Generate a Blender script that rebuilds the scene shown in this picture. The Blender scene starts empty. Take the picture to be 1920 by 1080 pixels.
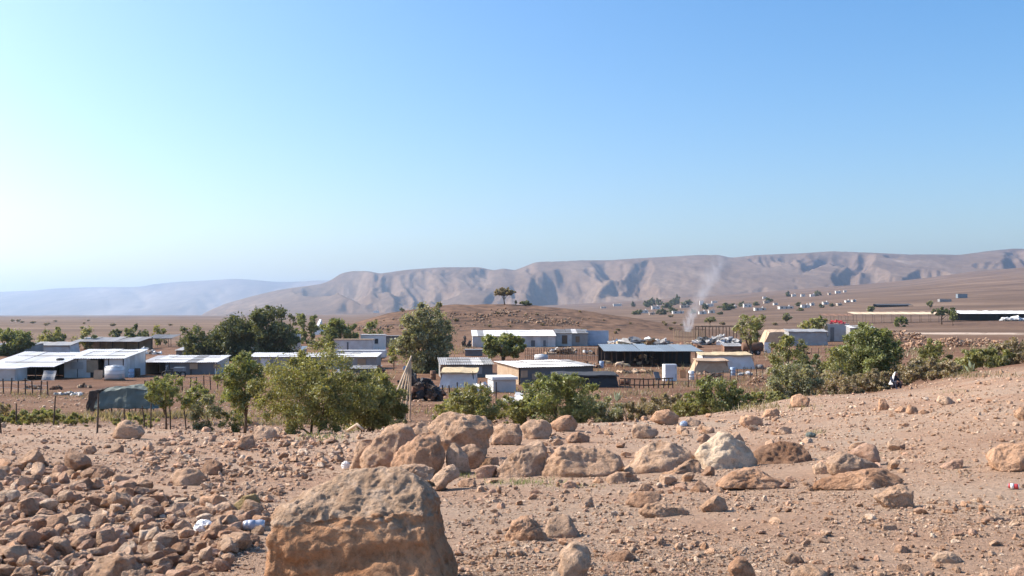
import bpy, bmesh, math, random
import numpy as np
from mathutils import Vector, Matrix

scene = bpy.context.scene
col = scene.collection
R = math.radians

# ------------------------------------------------------------------ camera
F = 1844.0            # focal length in photograph pixels (1920 wide)
CAMZ = 7.0            # eye height above the plain
cam_d = bpy.data.cameras.new('camera')
cam_d.sensor_width = 36.0
cam_d.lens = 36.0 * F / 1920.0
cam_d.shift_y = 50.0 / 1920.0
cam_d.clip_start = 0.1
cam_d.clip_end = 60000
cam = bpy.data.objects.new('camera', cam_d)
cam.location = (0, 0, CAMZ)
cam.rotation_euler = (R(90), 0, 0)
col.objects.link(cam)
scene.camera = cam

# ------------------------------------------------------------------ sky and sun
SUN_AZ = -74.0        # degrees from the view direction, negative = left
SUN_EL = 40.0
world = bpy.data.worlds.new('World')
scene.world = world
world.use_nodes = True
wn = world.node_tree
wn.nodes.clear()
sky = wn.nodes.new('ShaderNodeTexSky')
sky.sky_type = 'NISHITA'
sky.sun_disc = False
sky.sun_elevation = R(SUN_EL)
sky.sun_rotation = R(SUN_AZ)
sky.altitude = 0
sky.air_density = 1.0
sky.dust_density = 2.0
sky.ozone_density = 2.0
bg = wn.nodes.new('ShaderNodeBackground')
bg.inputs['Strength'].default_value = 0.145
wo = wn.nodes.new('ShaderNodeOutputWorld')
hsv = wn.nodes.new('ShaderNodeHueSaturation')
hsv.inputs['Saturation'].default_value = 1.38
wn.links.new(sky.outputs[0], hsv.inputs['Color'])
wn.links.new(hsv.outputs[0], bg.inputs['Color'])
wn.links.new(bg.outputs[0], wo.inputs['Surface'])

sun_d = bpy.data.lights.new('sun', 'SUN')
sun_d.energy = 5.0
sun_d.angle = R(0.55)
sun_d.color = (1.0, 0.93, 0.83)
sun = bpy.data.objects.new('sun', sun_d)
to_sun = Vector((math.sin(R(SUN_AZ)) * math.cos(R(SUN_EL)), math.cos(R(SUN_AZ)) * math.cos(R(SUN_EL)), math.sin(R(SUN_EL))))
sun.rotation_euler = to_sun.to_track_quat('Z', 'Y').to_euler()
sun.location = (-60, 30, 80)
col.objects.link(sun)

scene.view_settings.view_transform = 'Standard'
scene.view_settings.look = 'None'
scene.view_settings.gamma = 1.0
scene.view_settings.use_curve_mapping = False
scene.view_settings.exposure = 0.6
scene.render.engine = 'CYCLES'
scene.cycles.use_denoising = True
try:
    scene.cycles.denoiser = 'OPENIMAGEDENOISE'
except Exception:
    pass
scene.cycles.max_bounces = 6
scene.cycles.diffuse_bounces = 3
scene.cycles.volume_bounces = 1
scene.cycles.transparent_max_bounces = 8
scene.cycles.caustics_reflective = False
scene.cycles.caustics_refractive = False
scene.cycles.volume_step_rate = 1.0
scene.cycles.volume_max_steps = 256

# ------------------------------------------------------------------ helpers
def lin(r, g, b):
    def f(c):
        c /= 255.0
        return c / 12.92 if c <= 0.04045 else ((c + 0.055) / 1.055) ** 2.4
    return (f(r), f(g), f(b), 1.0)

_H = np.random.RandomState(7).permutation(512).astype(np.int64)
_PERM = np.concatenate([_H % 256, _H % 256, _H % 256])[:1024]
_G = np.random.RandomState(3).normal(size=(256, 3)); _G /= np.linalg.norm(_G, axis=1)[:, None]
def perlin(P):
    P = np.asarray(P, float)
    I = np.floor(P).astype(np.int64); Fr = P - I
    I &= 255
    U = Fr * Fr * Fr * (Fr * (Fr * 6 - 15) + 10)
    out = 0
    for dx in (0, 1):
        wx = U[:, 0] if dx else 1 - U[:, 0]
        for dy in (0, 1):
            wy = U[:, 1] if dy else 1 - U[:, 1]
            for dz in (0, 1):
                wz = U[:, 2] if dz else 1 - U[:, 2]
                h = _PERM[_PERM[_PERM[(I[:, 0] + dx) & 255] + ((I[:, 1] + dy) & 255)] + ((I[:, 2] + dz) & 255)]
                g = _G[h]
                d = g[:, 0] * (Fr[:, 0] - dx) + g[:, 1] * (Fr[:, 1] - dy) + g[:, 2] * (Fr[:, 2] - dz)
                out = out + wx * wy * wz * d
    return out
def fbm(P, oct=4, lac=2.03, gain=0.5):
    P = np.asarray(P, float); a = 1.0; s = 0
    for i in range(oct):
        s = s + a * perlin(P + 17.3 * i); P = P * lac; a *= gain
    return s
def ridged(P, oct=4, lac=2.1, gain=0.5):
    P = np.asarray(P, float); a = 1.0; s = 0
    for i in range(oct):
        s = s + a * (1 - 2 * np.abs(perlin(P + 11.7 * i))); P = P * lac; a *= gain
    return s

def mesh_np(name, V, Fc, smooth=False):
    """V (n,3), Fc (m,k) with a fixed k"""
    V = np.asarray(V, np.float32); Fc = np.asarray(Fc, np.int32)
    me = bpy.data.meshes.new(name)
    n, m, k = len(V), len(Fc), Fc.shape[1]
    me.vertices.add(n); me.vertices.foreach_set('co', V.ravel())
    me.loops.add(m * k); me.loops.foreach_set('vertex_index', Fc.ravel())
    me.polygons.add(m)
    me.polygons.foreach_set('loop_start', np.arange(0, m * k, k, dtype=np.int32))
    me.polygons.foreach_set('loop_total', np.full(m, k, np.int32))
    me.update(calc_edges=True)
    me.polygons.foreach_set('use_smooth', np.full(m, bool(smooth)))
    me.validate()
    return me

def set_tone(me, tone):
    """per-vertex colour of the thing itself (stone to stone, leaf to leaf)"""
    at = me.color_attributes.new('tone', 'FLOAT_COLOR', 'POINT')
    t = np.asarray(tone, np.float32)
    if t.ndim == 1:
        t = np.stack([t, t, t, np.ones_like(t)], 1)
    at.data.foreach_set('color', t.ravel())

def link(name, me, mat=None, parent=None, loc=None, rot=None, scale=None):
    o = bpy.data.objects.new(name, me)
    if mat is not None and me is not None and not me.materials:
        me.materials.append(mat)
    if parent is not None:
        o.parent = parent
    if loc is not None: o.location = loc
    if rot is not None: o.rotation_euler = rot
    if scale is not None: o.scale = scale
    col.objects.link(o)
    return o

def tag(o, label=None, cat=None, group=None, kind=None):
    if label: o['label'] = label
    if cat: o['category'] = cat
    if group: o['group'] = group
    if kind: o['kind'] = kind
    return o

def empty(name, loc, rz=0.0):
    o = bpy.data.objects.new(name, None)
    o.location = loc; o.rotation_euler = (0, 0, rz)
    o.empty_display_size = 0.2
    col.objects.link(o)
    return o

def copy_tree(o, parent=None):
    c = o.copy(); col.objects.link(c); c.parent = parent
    for ch in list(o.children):
        copy_tree(ch, c)
    return c

class MB:
    """collects boxes, bars and sheets; build() links them as one mesh object"""
    def __init__(s): s.v = []; s.f = []
    def add(s, V, Fs):
        b = len(s.v); s.v += [tuple(p) for p in V]; s.f += [tuple(i + b for i in q) for q in Fs]; return s
    def box(s, c, d, rz=0.0, M=None):
        x, y, z = d[0] / 2, d[1] / 2, d[2] / 2
        P = [(-x, -y, -z), (x, -y, -z), (x, y, -z), (-x, y, -z), (-x, -y, z), (x, -y, z), (x, y, z), (-x, y, z)]
        T = Matrix.Translation(c) @ Matrix.Rotation(rz, 4, 'Z')
        if M is not None: T = Matrix.Translation(c) @ M
        return s.add([T @ Vector(p) for p in P], [(0, 3, 2, 1), (4, 5, 6, 7), (0, 1, 5, 4), (1, 2, 6, 5), (2, 3, 7, 6), (3, 0, 4, 7)])
    def hexa(s, P):
        return s.add(P, [(0, 3, 2, 1), (4, 5, 6, 7), (0, 1, 5, 4), (1, 2, 6, 5), (2, 3, 7, 6), (3, 0, 4, 7)])
    def tube(s, pts, radii, n=7, cap=True):
        pts = [Vector(p) for p in pts]
        if not hasattr(radii, '__len__'): radii = [radii] * len(pts)
        V = []; Fs = []
        for i, p in enumerate(pts):
            d = (pts[min(i + 1, len(pts) - 1)] - pts[max(i - 1, 0)]).normalized()
            u = d.orthogonal().normalized() if i == 0 else (u - d * u.dot(d)).normalized()
            w = d.cross(u)
            for k in range(n):
                a = 2 * math.pi * k / n
                V.append(p + (u * math.cos(a) + w * math.sin(a)) * radii[i])
        for i in range(len(pts) - 1):
            for k in range(n):
                a, b = i * n + k, i * n + (k + 1) % n
                Fs.append((a, b, b + n, a + n))
        if cap:
            Fs.append(tuple(range(n - 1, -1, -1))); m = (len(pts) - 1) * n
            Fs.append(tuple(range(m, m + n)))
        return s.add(V, Fs)
    def mesh(s, name, smooth=False):
        me = bpy.data.meshes.new(name)
        me.from_pydata(s.v, [], s.f); me.update()
        if smooth:
            me.polygons.foreach_set('use_smooth', np.ones(len(me.polygons), bool))
        return me
    def build(s, name, mat, parent=None, smooth=False, **k):
        return link(name, s.mesh(name, smooth), mat, parent, **k)

# ------------------------------------------------------------------ materials
def new_mat(name):
    m = bpy.data.materials.new(name); m.use_nodes = True
    nt = m.node_tree
    return m, nt, nt.nodes['Principled BSDF']
def N(nt, t, **k):
    n = nt.nodes.new(t)
    for a, v in k.items(): setattr(n, a, v)
    return n
def ramp(nt, stops):
    n = nt.nodes.new('ShaderNodeValToRGB')
    cr = n.color_ramp
    while len(cr.elements) < len(stops): cr.elements.new(0.5)
    for e, (p, c) in zip(cr.elements, stops):
        e.position = p; e.color = c if len(c) == 4 else (*c, 1)
    return n
def noise(nt, vec, scale, detail=4, rough=0.55, dist=0.0):
    n = nt.nodes.new('ShaderNodeTexNoise')
    n.inputs['Scale'].default_value = scale
    n.inputs['Detail'].default_value = detail
    n.inputs['Roughness'].default_value = rough
    n.inputs['Distortion'].default_value = dist
    if vec is not None: nt.links.new(vec, n.inputs['Vector'])
    return n
def mixc(nt, fac, a, b, mode='MIX'):
    n = nt.nodes.new('ShaderNodeMix'); n.data_type = 'RGBA'; n.blend_type = mode
    for sock, v in ((n.inputs[0], fac), (n.inputs[6], a), (n.inputs[7], b)):
        if isinstance(v, (int, float)): sock.default_value = v
        elif isinstance(v, tuple): sock.default_value = v if len(v) == 4 else (*v, 1)
        else: nt.links.new(v, sock)
    return n.outputs[2]
def bump(nt, bs, h, strength, dist):
    b = nt.nodes.new('ShaderNodeBump')
    b.inputs['Strength'].default_value = strength; b.inputs['Distance'].default_value = dist
    nt.links.new(h, b.inputs['Height']); nt.links.new(b.outputs[0], bs.inputs['Normal'])
    return b

_cache = {}
def plain(name, c, rough=0.8, var=0.18, scale=2.0, metallic=0.0, bmp=0.0, dirt=None):
    """painted metal, cloth, timber: a base colour with uneven fading and dust"""
    if name in _cache: return _cache[name]
    m, nt, bs = new_mat(name)
    tc = N(nt, 'ShaderNodeNewGeometry')
    n1 = noise(nt, tc.outputs['Position'], scale, 5, 0.6)
    d = dirt or (c[0] * 0.62, c[1] * 0.52, c[2] * 0.44)
    rp = ramp(nt, [(0.35, (0, 0, 0)), (0.72, (1, 1, 1))]); nt.links.new(n1.outputs[0], rp.inputs[0])
    mu = N(nt, 'ShaderNodeMath', operation='MULTIPLY'); mu.inputs[1].default_value = min(1.0, var * 2.4)
    nt.links.new(rp.outputs[0], mu.inputs[0])
    o1 = mixc(nt, mu.outputs[0], tuple(c[:3]), tuple(d[:3]))
    oi = N(nt, 'ShaderNodeObjectInfo')
    mr = N(nt, 'ShaderNodeMapRange'); mr.inputs[3].default_value = 1 - var * 0.9; mr.inputs[4].default_value = 1 + var * 0.5
    nt.links.new(oi.outputs['Random'], mr.inputs[0])
    hs = N(nt, 'ShaderNodeHueSaturation'); nt.links.new(o1, hs.inputs['Color']); nt.links.new(mr.outputs[0], hs.inputs['Value'])
    nt.links.new(hs.outputs[0], bs.inputs['Base Color'])
    bs.inputs['Roughness'].default_value = rough
    bs.inputs['Metallic'].default_value = metallic
    if bmp:
        n2 = noise(nt, tc.outputs['Position'], scale * 6, 4); bump(nt, bs, n2.outputs[0], 0.5, bmp)
    _cache[name] = m
    return m

# ------------------------------------------------------------------ the lie of the land
_A = np.array([-2400, -960, -460, -60, 340, 540, 720, 960, 2400], float)
_Y = np.array([2, 4, 6, 9, 13, 19, 25, 32, 40, 50, 60, 75, 100, 130, 180, 250, 400, 700, 1000, 1500, 2500, 4500, 16000], float)
_D = np.array([
    [1.5, 1.55, 1.62, 1.9, 2.2, 2.65, 3.05, 3.6, 4.5, 5.1, 5.45, 5.9, 6.6, 6.95, 7.0, 7.0, 7, 7, 7, 7, 7, 7, 7],
    [1.5, 1.55, 1.62, 1.9, 2.2, 2.65, 3.05, 3.6, 4.5, 5.1, 5.45, 5.9, 6.6, 6.95, 7.0, 7.0, 7, 7, 7, 7, 7, 7, 7],
    [1.5, 1.55, 1.62, 1.86, 2.2, 2.68, 3.1, 3.85, 4.75, 5.2, 5.5, 5.9, 6.6, 6.95, 7.0, 7.0, 7, 7, 7, 7, 6.5, 4, 4],
    [1.5, 1.55, 1.62, 1.85, 2.15, 2.48, 2.85, 3.9, 4.8, 5.2, 5.5, 5.9, 6.6, 6.95, 7.0, 7.0, 6.5, 5.3, 3.8, 1, -7, -24, -24],
    [1.5, 1.55, 1.6, 1.8, 2.05, 2.4, 2.7, 3.3, 4.5, 5.1, 5.4, 5.9, 6.6, 6.95, 7.0, 6.8, 6.1, 3.0, -1, -12, -32, -75, -75],
    [1.5, 1.55, 1.6, 1.76, 1.95, 2.22, 2.48, 2.8, 3.3, 4.6, 5.3, 5.9, 6.55, 6.85, 6.8, 6.5, 5.4, 0, -8, -24, -54, -107, -107],
    [1.5, 1.55, 1.6, 1.72, 1.86, 2.08, 2.32, 2.7, 3.18, 3.78, 4.6, 5.7, 6.5, 6.75, 6.6, 6.2, 4.8, -.8, -12, -32, -70, -140, -140],
    [1.5, 1.54, 1.58, 1.63, 1.68, 1.76, 1.86, 2.0, 2.2, 2.5, 2.95, 4.4, 5.7, 6.2, 6.1, 5.7, 3.9, -3, -16, -45, -106, -195, -195],
    [1.5, 1.52, 1.5, 1.45, 1.4, 1.3, 1.2, 1.1, 1.0, 1.2, 1.6, 2.6, 4.0, 5.0, 5.4, 5.0, 3.0, -6, -22, -60, -140, -250, -250]])
_LY = np.log(_Y)
_gl = np.linspace(_LY[0], _LY[-1], 900); _ga = np.linspace(_A[0], _A[-1], 481)
def _pchip(x, y, q):
    h = np.diff(x); d = np.diff(y) / h; m = np.zeros_like(y)
    m[0], m[-1] = d[0], d[-1]
    for i in range(1, len(x) - 1):
        if d[i - 1] * d[i] > 0:
            w1, w2 = 2 * h[i] + h[i - 1], h[i] + 2 * h[i - 1]
            m[i] = (w1 + w2) / (w1 / d[i - 1] + w2 / d[i])
    k = np.clip(np.searchsorted(x, q) - 1, 0, len(x) - 2); t = (q - x[k]) / h[k]
    return ((1 + 2 * t) * (1 - t) ** 2 * y[k] + t * (1 - t) ** 2 * h[k] * m[k] + t * t * (3 - 2 * t) * y[k + 1] + t * t * (t - 1) * h[k] * m[k + 1])
_T = np.array([_pchip(_LY, r, _gl) for r in _D])
_T = np.array([_pchip(_A, _T[:, j], _ga) for j in range(len(_gl))])      # (900,481)
def _blur(a, n, ax):
    k = np.ones(n) / n
    p = np.pad(a, [(n // 2, n // 2) if i == ax else (0, 0) for i in range(2)], mode='edge')
    return np.apply_along_axis(lambda r: np.convolve(r, k, 'valid'), ax, p)
_T = _blur(_blur(_T, 15, 1), 9, 0)
def H(x, y):
    """ground height at plan position (x, y)"""
    x = np.atleast_1d(np.asarray(x, float)); y = np.atleast_1d(np.asarray(y, float))
    yy = np.clip(y, 2.0, 16000.0)
    a = np.clip(x / yy * F, _A[0], _A[-1]); l = np.log(yy)
    u = (l - _gl[0]) / (_gl[1] - _gl[0]); v = (a - _ga[0]) / (_ga[1] - _ga[0])
    i = np.clip(u.astype(int), 0, 898); j = np.clip(v.astype(int), 0, 479)
    u = u - i; v = v - j
    d = _T[i, j] * (1 - u) * (1 - v) + _T[i + 1, j] * u * (1 - v) + _T[i, j + 1] * (1 - u) * v + _T[i + 1, j + 1] * u * v
    z = CAMZ - d
    # the low hill with the lone tree
    sx = np.where(x < -12, 40.0, 62.0); sy = np.where(y < 312, 58.0, 90.0)
    hill = 9.9 * np.exp(-np.abs((x + 12) / sx) ** 2.6) * np.exp(-np.abs((y - 312) / sy) ** 2.4)
    P = np.stack([x, y, np.zeros_like(x)], 1)
    z = z + hill * (1 + 0.10 * perlin(P / 16.0)) + 0.25 * hill / 9.9 * fbm(P / 5.0, 3)
    # unevenness that grows with distance
    z = z + np.clip((y - 20) / 40, 0, 1) * 0.10 * fbm(P / 7.0, 3)
    z = z + (0.05 * fbm(P / 1.5, 3) + 0.018 * fbm(P / 0.35, 2)) * np.clip(1 - (y - 30) / 60, 0, 1)
    z = z + np.clip((y - 500) / 1500, 0, 1) * 6.0 * fbm(P / 420.0, 4)
    return z
def H1(x, y): return float(H(x, y)[0])
_ys = np.exp(np.linspace(math.log(3.0), math.log(9000), 5000))
def ground_at(px, py, ymin=3.0, ymax=9000):
    """the nearest ground point that a sight line of the photograph meets"""
    ys = _ys[(_ys >= ymin) & (_ys <= ymax)]
    xs = (px - 960) / F * ys
    zr = CAMZ + (590 - py) / F * ys
    hit = np.nonzero(zr <= H(xs, ys))[0]
    k = hit[0] if len(hit) else len(ys) - 1
    return Vector((xs[k], ys[k], H1(xs[k], ys[k])))
def on(px, Y):
    x = (px - 960) / F * Y
    return Vector((x, Y, H1(x, Y)))
# ------------------------------------------------------------------ ground material
def ground_material():
    m, nt, bs = new_mat('dry_soil')
    g = N(nt, 'ShaderNodeNewGeometry'); P = g.outputs['Position']
    sep = N(nt, 'ShaderNodeSeparateXYZ'); nt.links.new(P, sep.inputs[0])
    def mr(a, b, inp='Y'):
        n = N(nt, 'ShaderNodeMapRange'); n.inputs[1].default_value = a; n.inputs[2].default_value = b
        n.interpolation_type = 'SMOOTHSTEP'
        nt.links.new(sep.outputs[inp], n.inputs[0]); return n.outputs[0]
    n1 = noise(nt, P, 0.35, 6, 0.62, 0.4)
    r1 = ramp(nt, [(0.36, (0.385, 0.238, 0.157)), (0.52, (0.44, 0.298, 0.207)), (0.68, (0.43, 0.318, 0.232))]); nt.links.new(n1.outputs[0], r1.inputs[0])
    n2 = noise(nt, P, 14, 5, 0.7)
    r2 = ramp(nt, [(0.3, (0.72, 0.70, 0.68)), (0.7, (1.15, 1.15, 1.15))]); nt.links.new(n2.outputs[0], r2.inputs[0])
    near = mixc(nt, 1.0, r1.outputs[0], r2.outputs[0], 'MULTIPLY')
    # red trodden earth of the hamlet
    n3 = noise(nt, P, 0.11, 7, 0.68, 0.5)
    r3 = ramp(nt, [(0.35, (0.12, 0.058, 0.033)), (0.52, (0.175, 0.092, 0.053)), (0.66, (0.25, 0.148, 0.09))]); nt.links.new(n3.outputs[0], r3.inputs[0])
    c = mixc(nt, mr(30, 55), near, r3.outputs[0])
    # open plain with dry grass
    mp = N(nt, 'ShaderNodeMapping'); mp.inputs['Scale'].default_value = (0.4, 1.0, 1.0); nt.links.new(P, mp.inputs[0])
    n4 = noise(nt, mp.outputs[0], 0.016, 7, 0.62, 0.3)
    r4 = ramp(nt, [(0.34, (0.10, 0.063, 0.041)), (0.52, (0.165, 0.104, 0.068)), (0.68, (0.24, 0.16, 0.107))]); nt.links.new(n4.outputs[0], r4.inputs[0])
    c = mixc(nt, mr(190, 300), c, r4.outputs[0])
    # rocky scrub on the low hill
    n5 = noise(nt, P, 0.28, 6, 0.7)
    r5 = ramp(nt, [(0.40, (0.065, 0.042, 0.03)), (0.50, (0.145, 0.083, 0.052)), (0.66, (0.225, 0.135, 0.086))]); nt.links.new(n5.outputs[0], r5.inputs[0])
    k = N(nt, 'ShaderNodeMath', operation='MULTIPLY'); nt.links.new(mr(0.8, 4.0, 'Z'), k.inputs[0])
    k2 = N(nt, 'ShaderNodeMath', operation='MULTIPLY'); nt.links.new(mr(225, 260), k2.inputs[0]); nt.links.new(mr(520, 420), k2.inputs[1])
    nt.links.new(k2.outputs[0], k.inputs[1])
    c = mixc(nt, k.outputs[0], c, r5.outputs[0])
    nt.links.new(c, bs.inputs['Base Color'])
    bs.inputs['Roughness'].default_value = 0.95
    bs.inputs['Specular IOR Level'].default_value = 0.15
    n6 = noise(nt, P, 30, 6, 0.75)
    ad = N(nt, 'ShaderNodeMath', operation='MULTIPLY_ADD'); ad.inputs[1].default_value = 1.5
    nt.links.new(n2.outputs[0], ad.inputs[0]); nt.links.new(n6.outputs[0], ad.inputs[2])
    bump(nt, bs, ad.outputs[0], 1.0, 0.03)
    return m
M_soil = ground_material()

rows = np.concatenate([np.linspace(-10, 2.0, 30), np.exp(np.linspace(math.log(2.1), math.log(15500), 470))])
us = np.linspace(-1, 1, 300)
us = np.sign(us) * (0.55 * np.abs(us) + 0.45 * np.abs(us) ** 3)
X = us[None, :] * (np.maximum(rows, 1)[:, None] * 1.25 + 6.0)
Yg = np.repeat(rows[:, None], len(us), 1)
Z = H(X.ravel(), Yg.ravel())
V = np.stack([X.ravel(), Yg.ravel(), Z], 1)
nc = len(us)
idx = np.arange(len(rows) * nc).reshape(len(rows), nc)
Fq = np.stack([idx[:-1, :-1], idx[:-1, 1:], idx[1:, 1:], idx[1:, :-1]], -1).reshape(-1, 4)
tag(link('ground', mesh_np('ground', V, Fq, True), M_soil), 'stony reddish tan soil running from the slope to the plain', 'ground', kind='structure')

# ------------------------------------------------------------------ mountains
def mountain_material(name, stops, scale):
    m, nt, bs = new_mat(name)
    g = N(nt, 'ShaderNodeNewGeometry'); P = g.outputs['Position']
    mpp = N(nt, 'ShaderNodeMapping'); mpp.inputs['Scale'].default_value = (1.0, 0.22, 1.3); nt.links.new(P, mpp.inputs[0]); P = mpp.outputs[0]
    n1 = noise(nt, P, scale, 8, 0.66, 0.4)
    r1 = ramp(nt, stops); nt.links.new(n1.outputs[0], r1.inputs[0])
    n2 = noise(nt, P, scale * 9, 5, 0.65)
    r2 = ramp(nt, [(0.38, (0.8, 0.8, 0.8)), (0.62, (1.1, 1.1, 1.1))]); nt.links.new(n2.outputs[0], r2.inputs[0])
    nt.links.new(mixc(nt, 1.0, r1.outputs[0], r2.outputs[0], 'MULTIPLY'), bs.inputs['Base Color'])
    bs.inputs['Roughness'].default_value = 1.0
    bs.inputs['Specular IOR Level'].default_value = 0.0
    return m
M_mount = mountain_material('bare_mountain_rock', [(0.34, (0.145, 0.098, 0.07)), (0.50, (0.185, 0.128, 0.092)), (0.64, (0.235, 0.168, 0.122)), (0.76, (0.40, 0.31, 0.24))], 0.0030)
M_far = mountain_material('distant_mountain_rock', [(0.36, (0.16, 0.12, 0.10)), (0.55, (0.26, 0.20, 0.16)), (0.70, (0.36, 0.29, 0.24))], 0.0009)

def range_mesh(name, crest, Yb, Yc, zb, gul, seed, mat, label, nx=800, nt_=150, gw=105.0):
    cx = np.array([c[0] for c in crest], float) - 960; cy = np.array([c[1] for c in crest], float)
    a = np.linspace(cx[0], cx[-1], nx)
    yc = np.interp(a, cx, cy)
    k = np.hanning(9); k /= k.sum()
    yc = np.convolve(np.pad(yc, 4, mode='edge'), k, 'valid')
    t = np.concatenate([np.linspace(0, 1, nt_), np.linspace(1.02, 1.6, 16)])
    A, Tt = np.meshgrid(a, t)
    Yv = Yb + (Yc - Yb) * Tt
    zc = CAMZ + (590 - yc) / F * Yc
    zc = np.broadcast_to(zc[None, :], A.shape)
    prof = np.interp(Tt, [0, .15, .4, .62, .78, .9, 1.0, 1.25, 1.6], [0, .09, .33, .58, .78, .91, 1.0, .92, .6])
    zbv = np.interp(A, [p[0] for p in zb], [p[1] for p in zb])
    hgt = np.maximum(zc - zbv, 5)
    # spurs and gullies run down the slope and fan out; they bend a little on the way
    Pn = np.stack([A.ravel() / gw + 0.55 * perlin(np.stack([A.ravel() / 150, Tt.ravel() * 1.6, 0 * A.ravel() + seed], 1)),
                   Tt.ravel() * 0.75, np.full(A.size, seed + 0.5)], 1)
    g1 = ridged(Pn, 5, 2.1, 0.46).reshape(A.shape)
    P2 = np.stack([A.ravel() / (gw * 2.6), Tt.ravel() * 0.9, np.full(A.size, seed + 9.0)], 1)
    g2 = fbm(P2, 3).reshape(A.shape)
    env = np.clip(Tt / 0.25, 0, 1) * np.clip((1.0 - Tt) / 0.16, 0, 1)
    disp = np.minimum(0.5 * (g1 - 1.05) + 0.75 * (g2 - 0.15), 0.06)
    z = zbv + prof * hgt + env * hgt * gul * disp
    P3 = np.stack([A.ravel() / 14, Tt.ravel() * 9, np.full(A.size, seed + 3.0)], 1)
    z = z + (np.clip(Tt * 3, 0, 1) * hgt * 0.012) * fbm(P3, 3).reshape(A.shape)
    cap = CAMZ + (zc - CAMZ) * (Yv / Yc) * 0.985
    z = np.where(Tt < 1.0, np.minimum(z, cap - 6.0 * np.clip(1 - Tt, 0, 1) ** 0.5), np.minimum(z, zc))
    Xv = A / F * Yv
    V = np.stack([Xv.ravel(), Yv.ravel(), z.ravel()], 1)
    n = A.shape[1]; idx = np.arange(A.size).reshape(A.shape)
    Fq = np.stack([idx[:-1, :-1], idx[:-1, 1:], idx[1:, 1:], idx[1:, :-1]], -1).reshape(-1, 4)
    return tag(link(name, mesh_np(name, V, Fq, True), mat), label, 'mountains', kind='structure')

crest1 = [(330, 640), (380, 588), (420, 570), (470, 556), (520, 544), (560, 538), (600, 533), (620, 526), (638, 513), (660, 508), (690, 508), (712, 513), (760, 506), (800, 503), (830, 501), (900, 501),
          (925, 507), (945, 503), (965, 507), (985, 499), (1005, 491), (1050, 490), (1090, 488), (1140, 488), (1200, 484), (1260, 481), (1310, 478), (1350, 478), (1368, 483), (1385, 482), (1420, 478),
          (1500, 475), (1560, 471), (1640, 474), (1700, 477), (1760, 477), (1800, 478), (1850, 471), (1900, 466), (1960, 468), (2100, 462), (2300, 470), (2700, 480), (3100, 500)]
range_mesh('mountain_range', crest1, 4300, 6800, [(-700, -20), (-460, -5), (0, 18), (340, 62), (540, 92), (720, 120), (960, 170), (2200, 230)], 0.95, 4.0, M_mount,
           'bare brown mountain range with gullied slopes across the plain')
crest2 = [(-1400, 560), (-600, 552), (-200, 550), (0, 547), (60, 545), (100, 541), (180, 538), (262, 538), (285, 533), (340, 528), (400, 525), (440, 522), (480, 525), (525, 529), (560, 528), (600, 525), (640, 527), (760, 528), (1000, 535)]
range_mesh('distant_mountain_range', crest2, 10500, 14500, [(-2600, -10), (0, -10), (400, 0)], 0.40, 21.0, M_far,
           'pale blue hazy mountain range far off on the left', nx=360, nt_=90, gw=80.0)

# ------------------------------------------------------------------ air
def haze_box():
    m = bpy.data.materials.new('haze_air'); m.use_nodes = True
    nt = m.node_tree; nt.nodes.clear()
    pv = nt.nodes.new('ShaderNodeVolumePrincipled'); out = nt.nodes.new('ShaderNodeOutputMaterial')
    pv.inputs['Color'].default_value = (0.55, 0.75, 1.0, 1)
    pv.inputs['Density'].default_value = HAZE
    pv.inputs['Anisotropy'].default_value = 0.6
    nt.links.new(pv.outputs[0], out.inputs['Volume'])
    b = MB(); x0, x1, y0, y1, z0, z1 = -26000, 26000, -3000, 21000, -60.0, 640.0
    b.box(((x0 + x1) / 2, (y0 + y1) / 2, (z0 + z1) / 2), (x1 - x0, y1 - y0, z1 - z0))
    o = b.build('haze', m)
    tag(o, 'thin pale dusty haze over the whole valley', 'haze', kind='stuff')
HAZE = 0.000074
haze_box()
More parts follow.
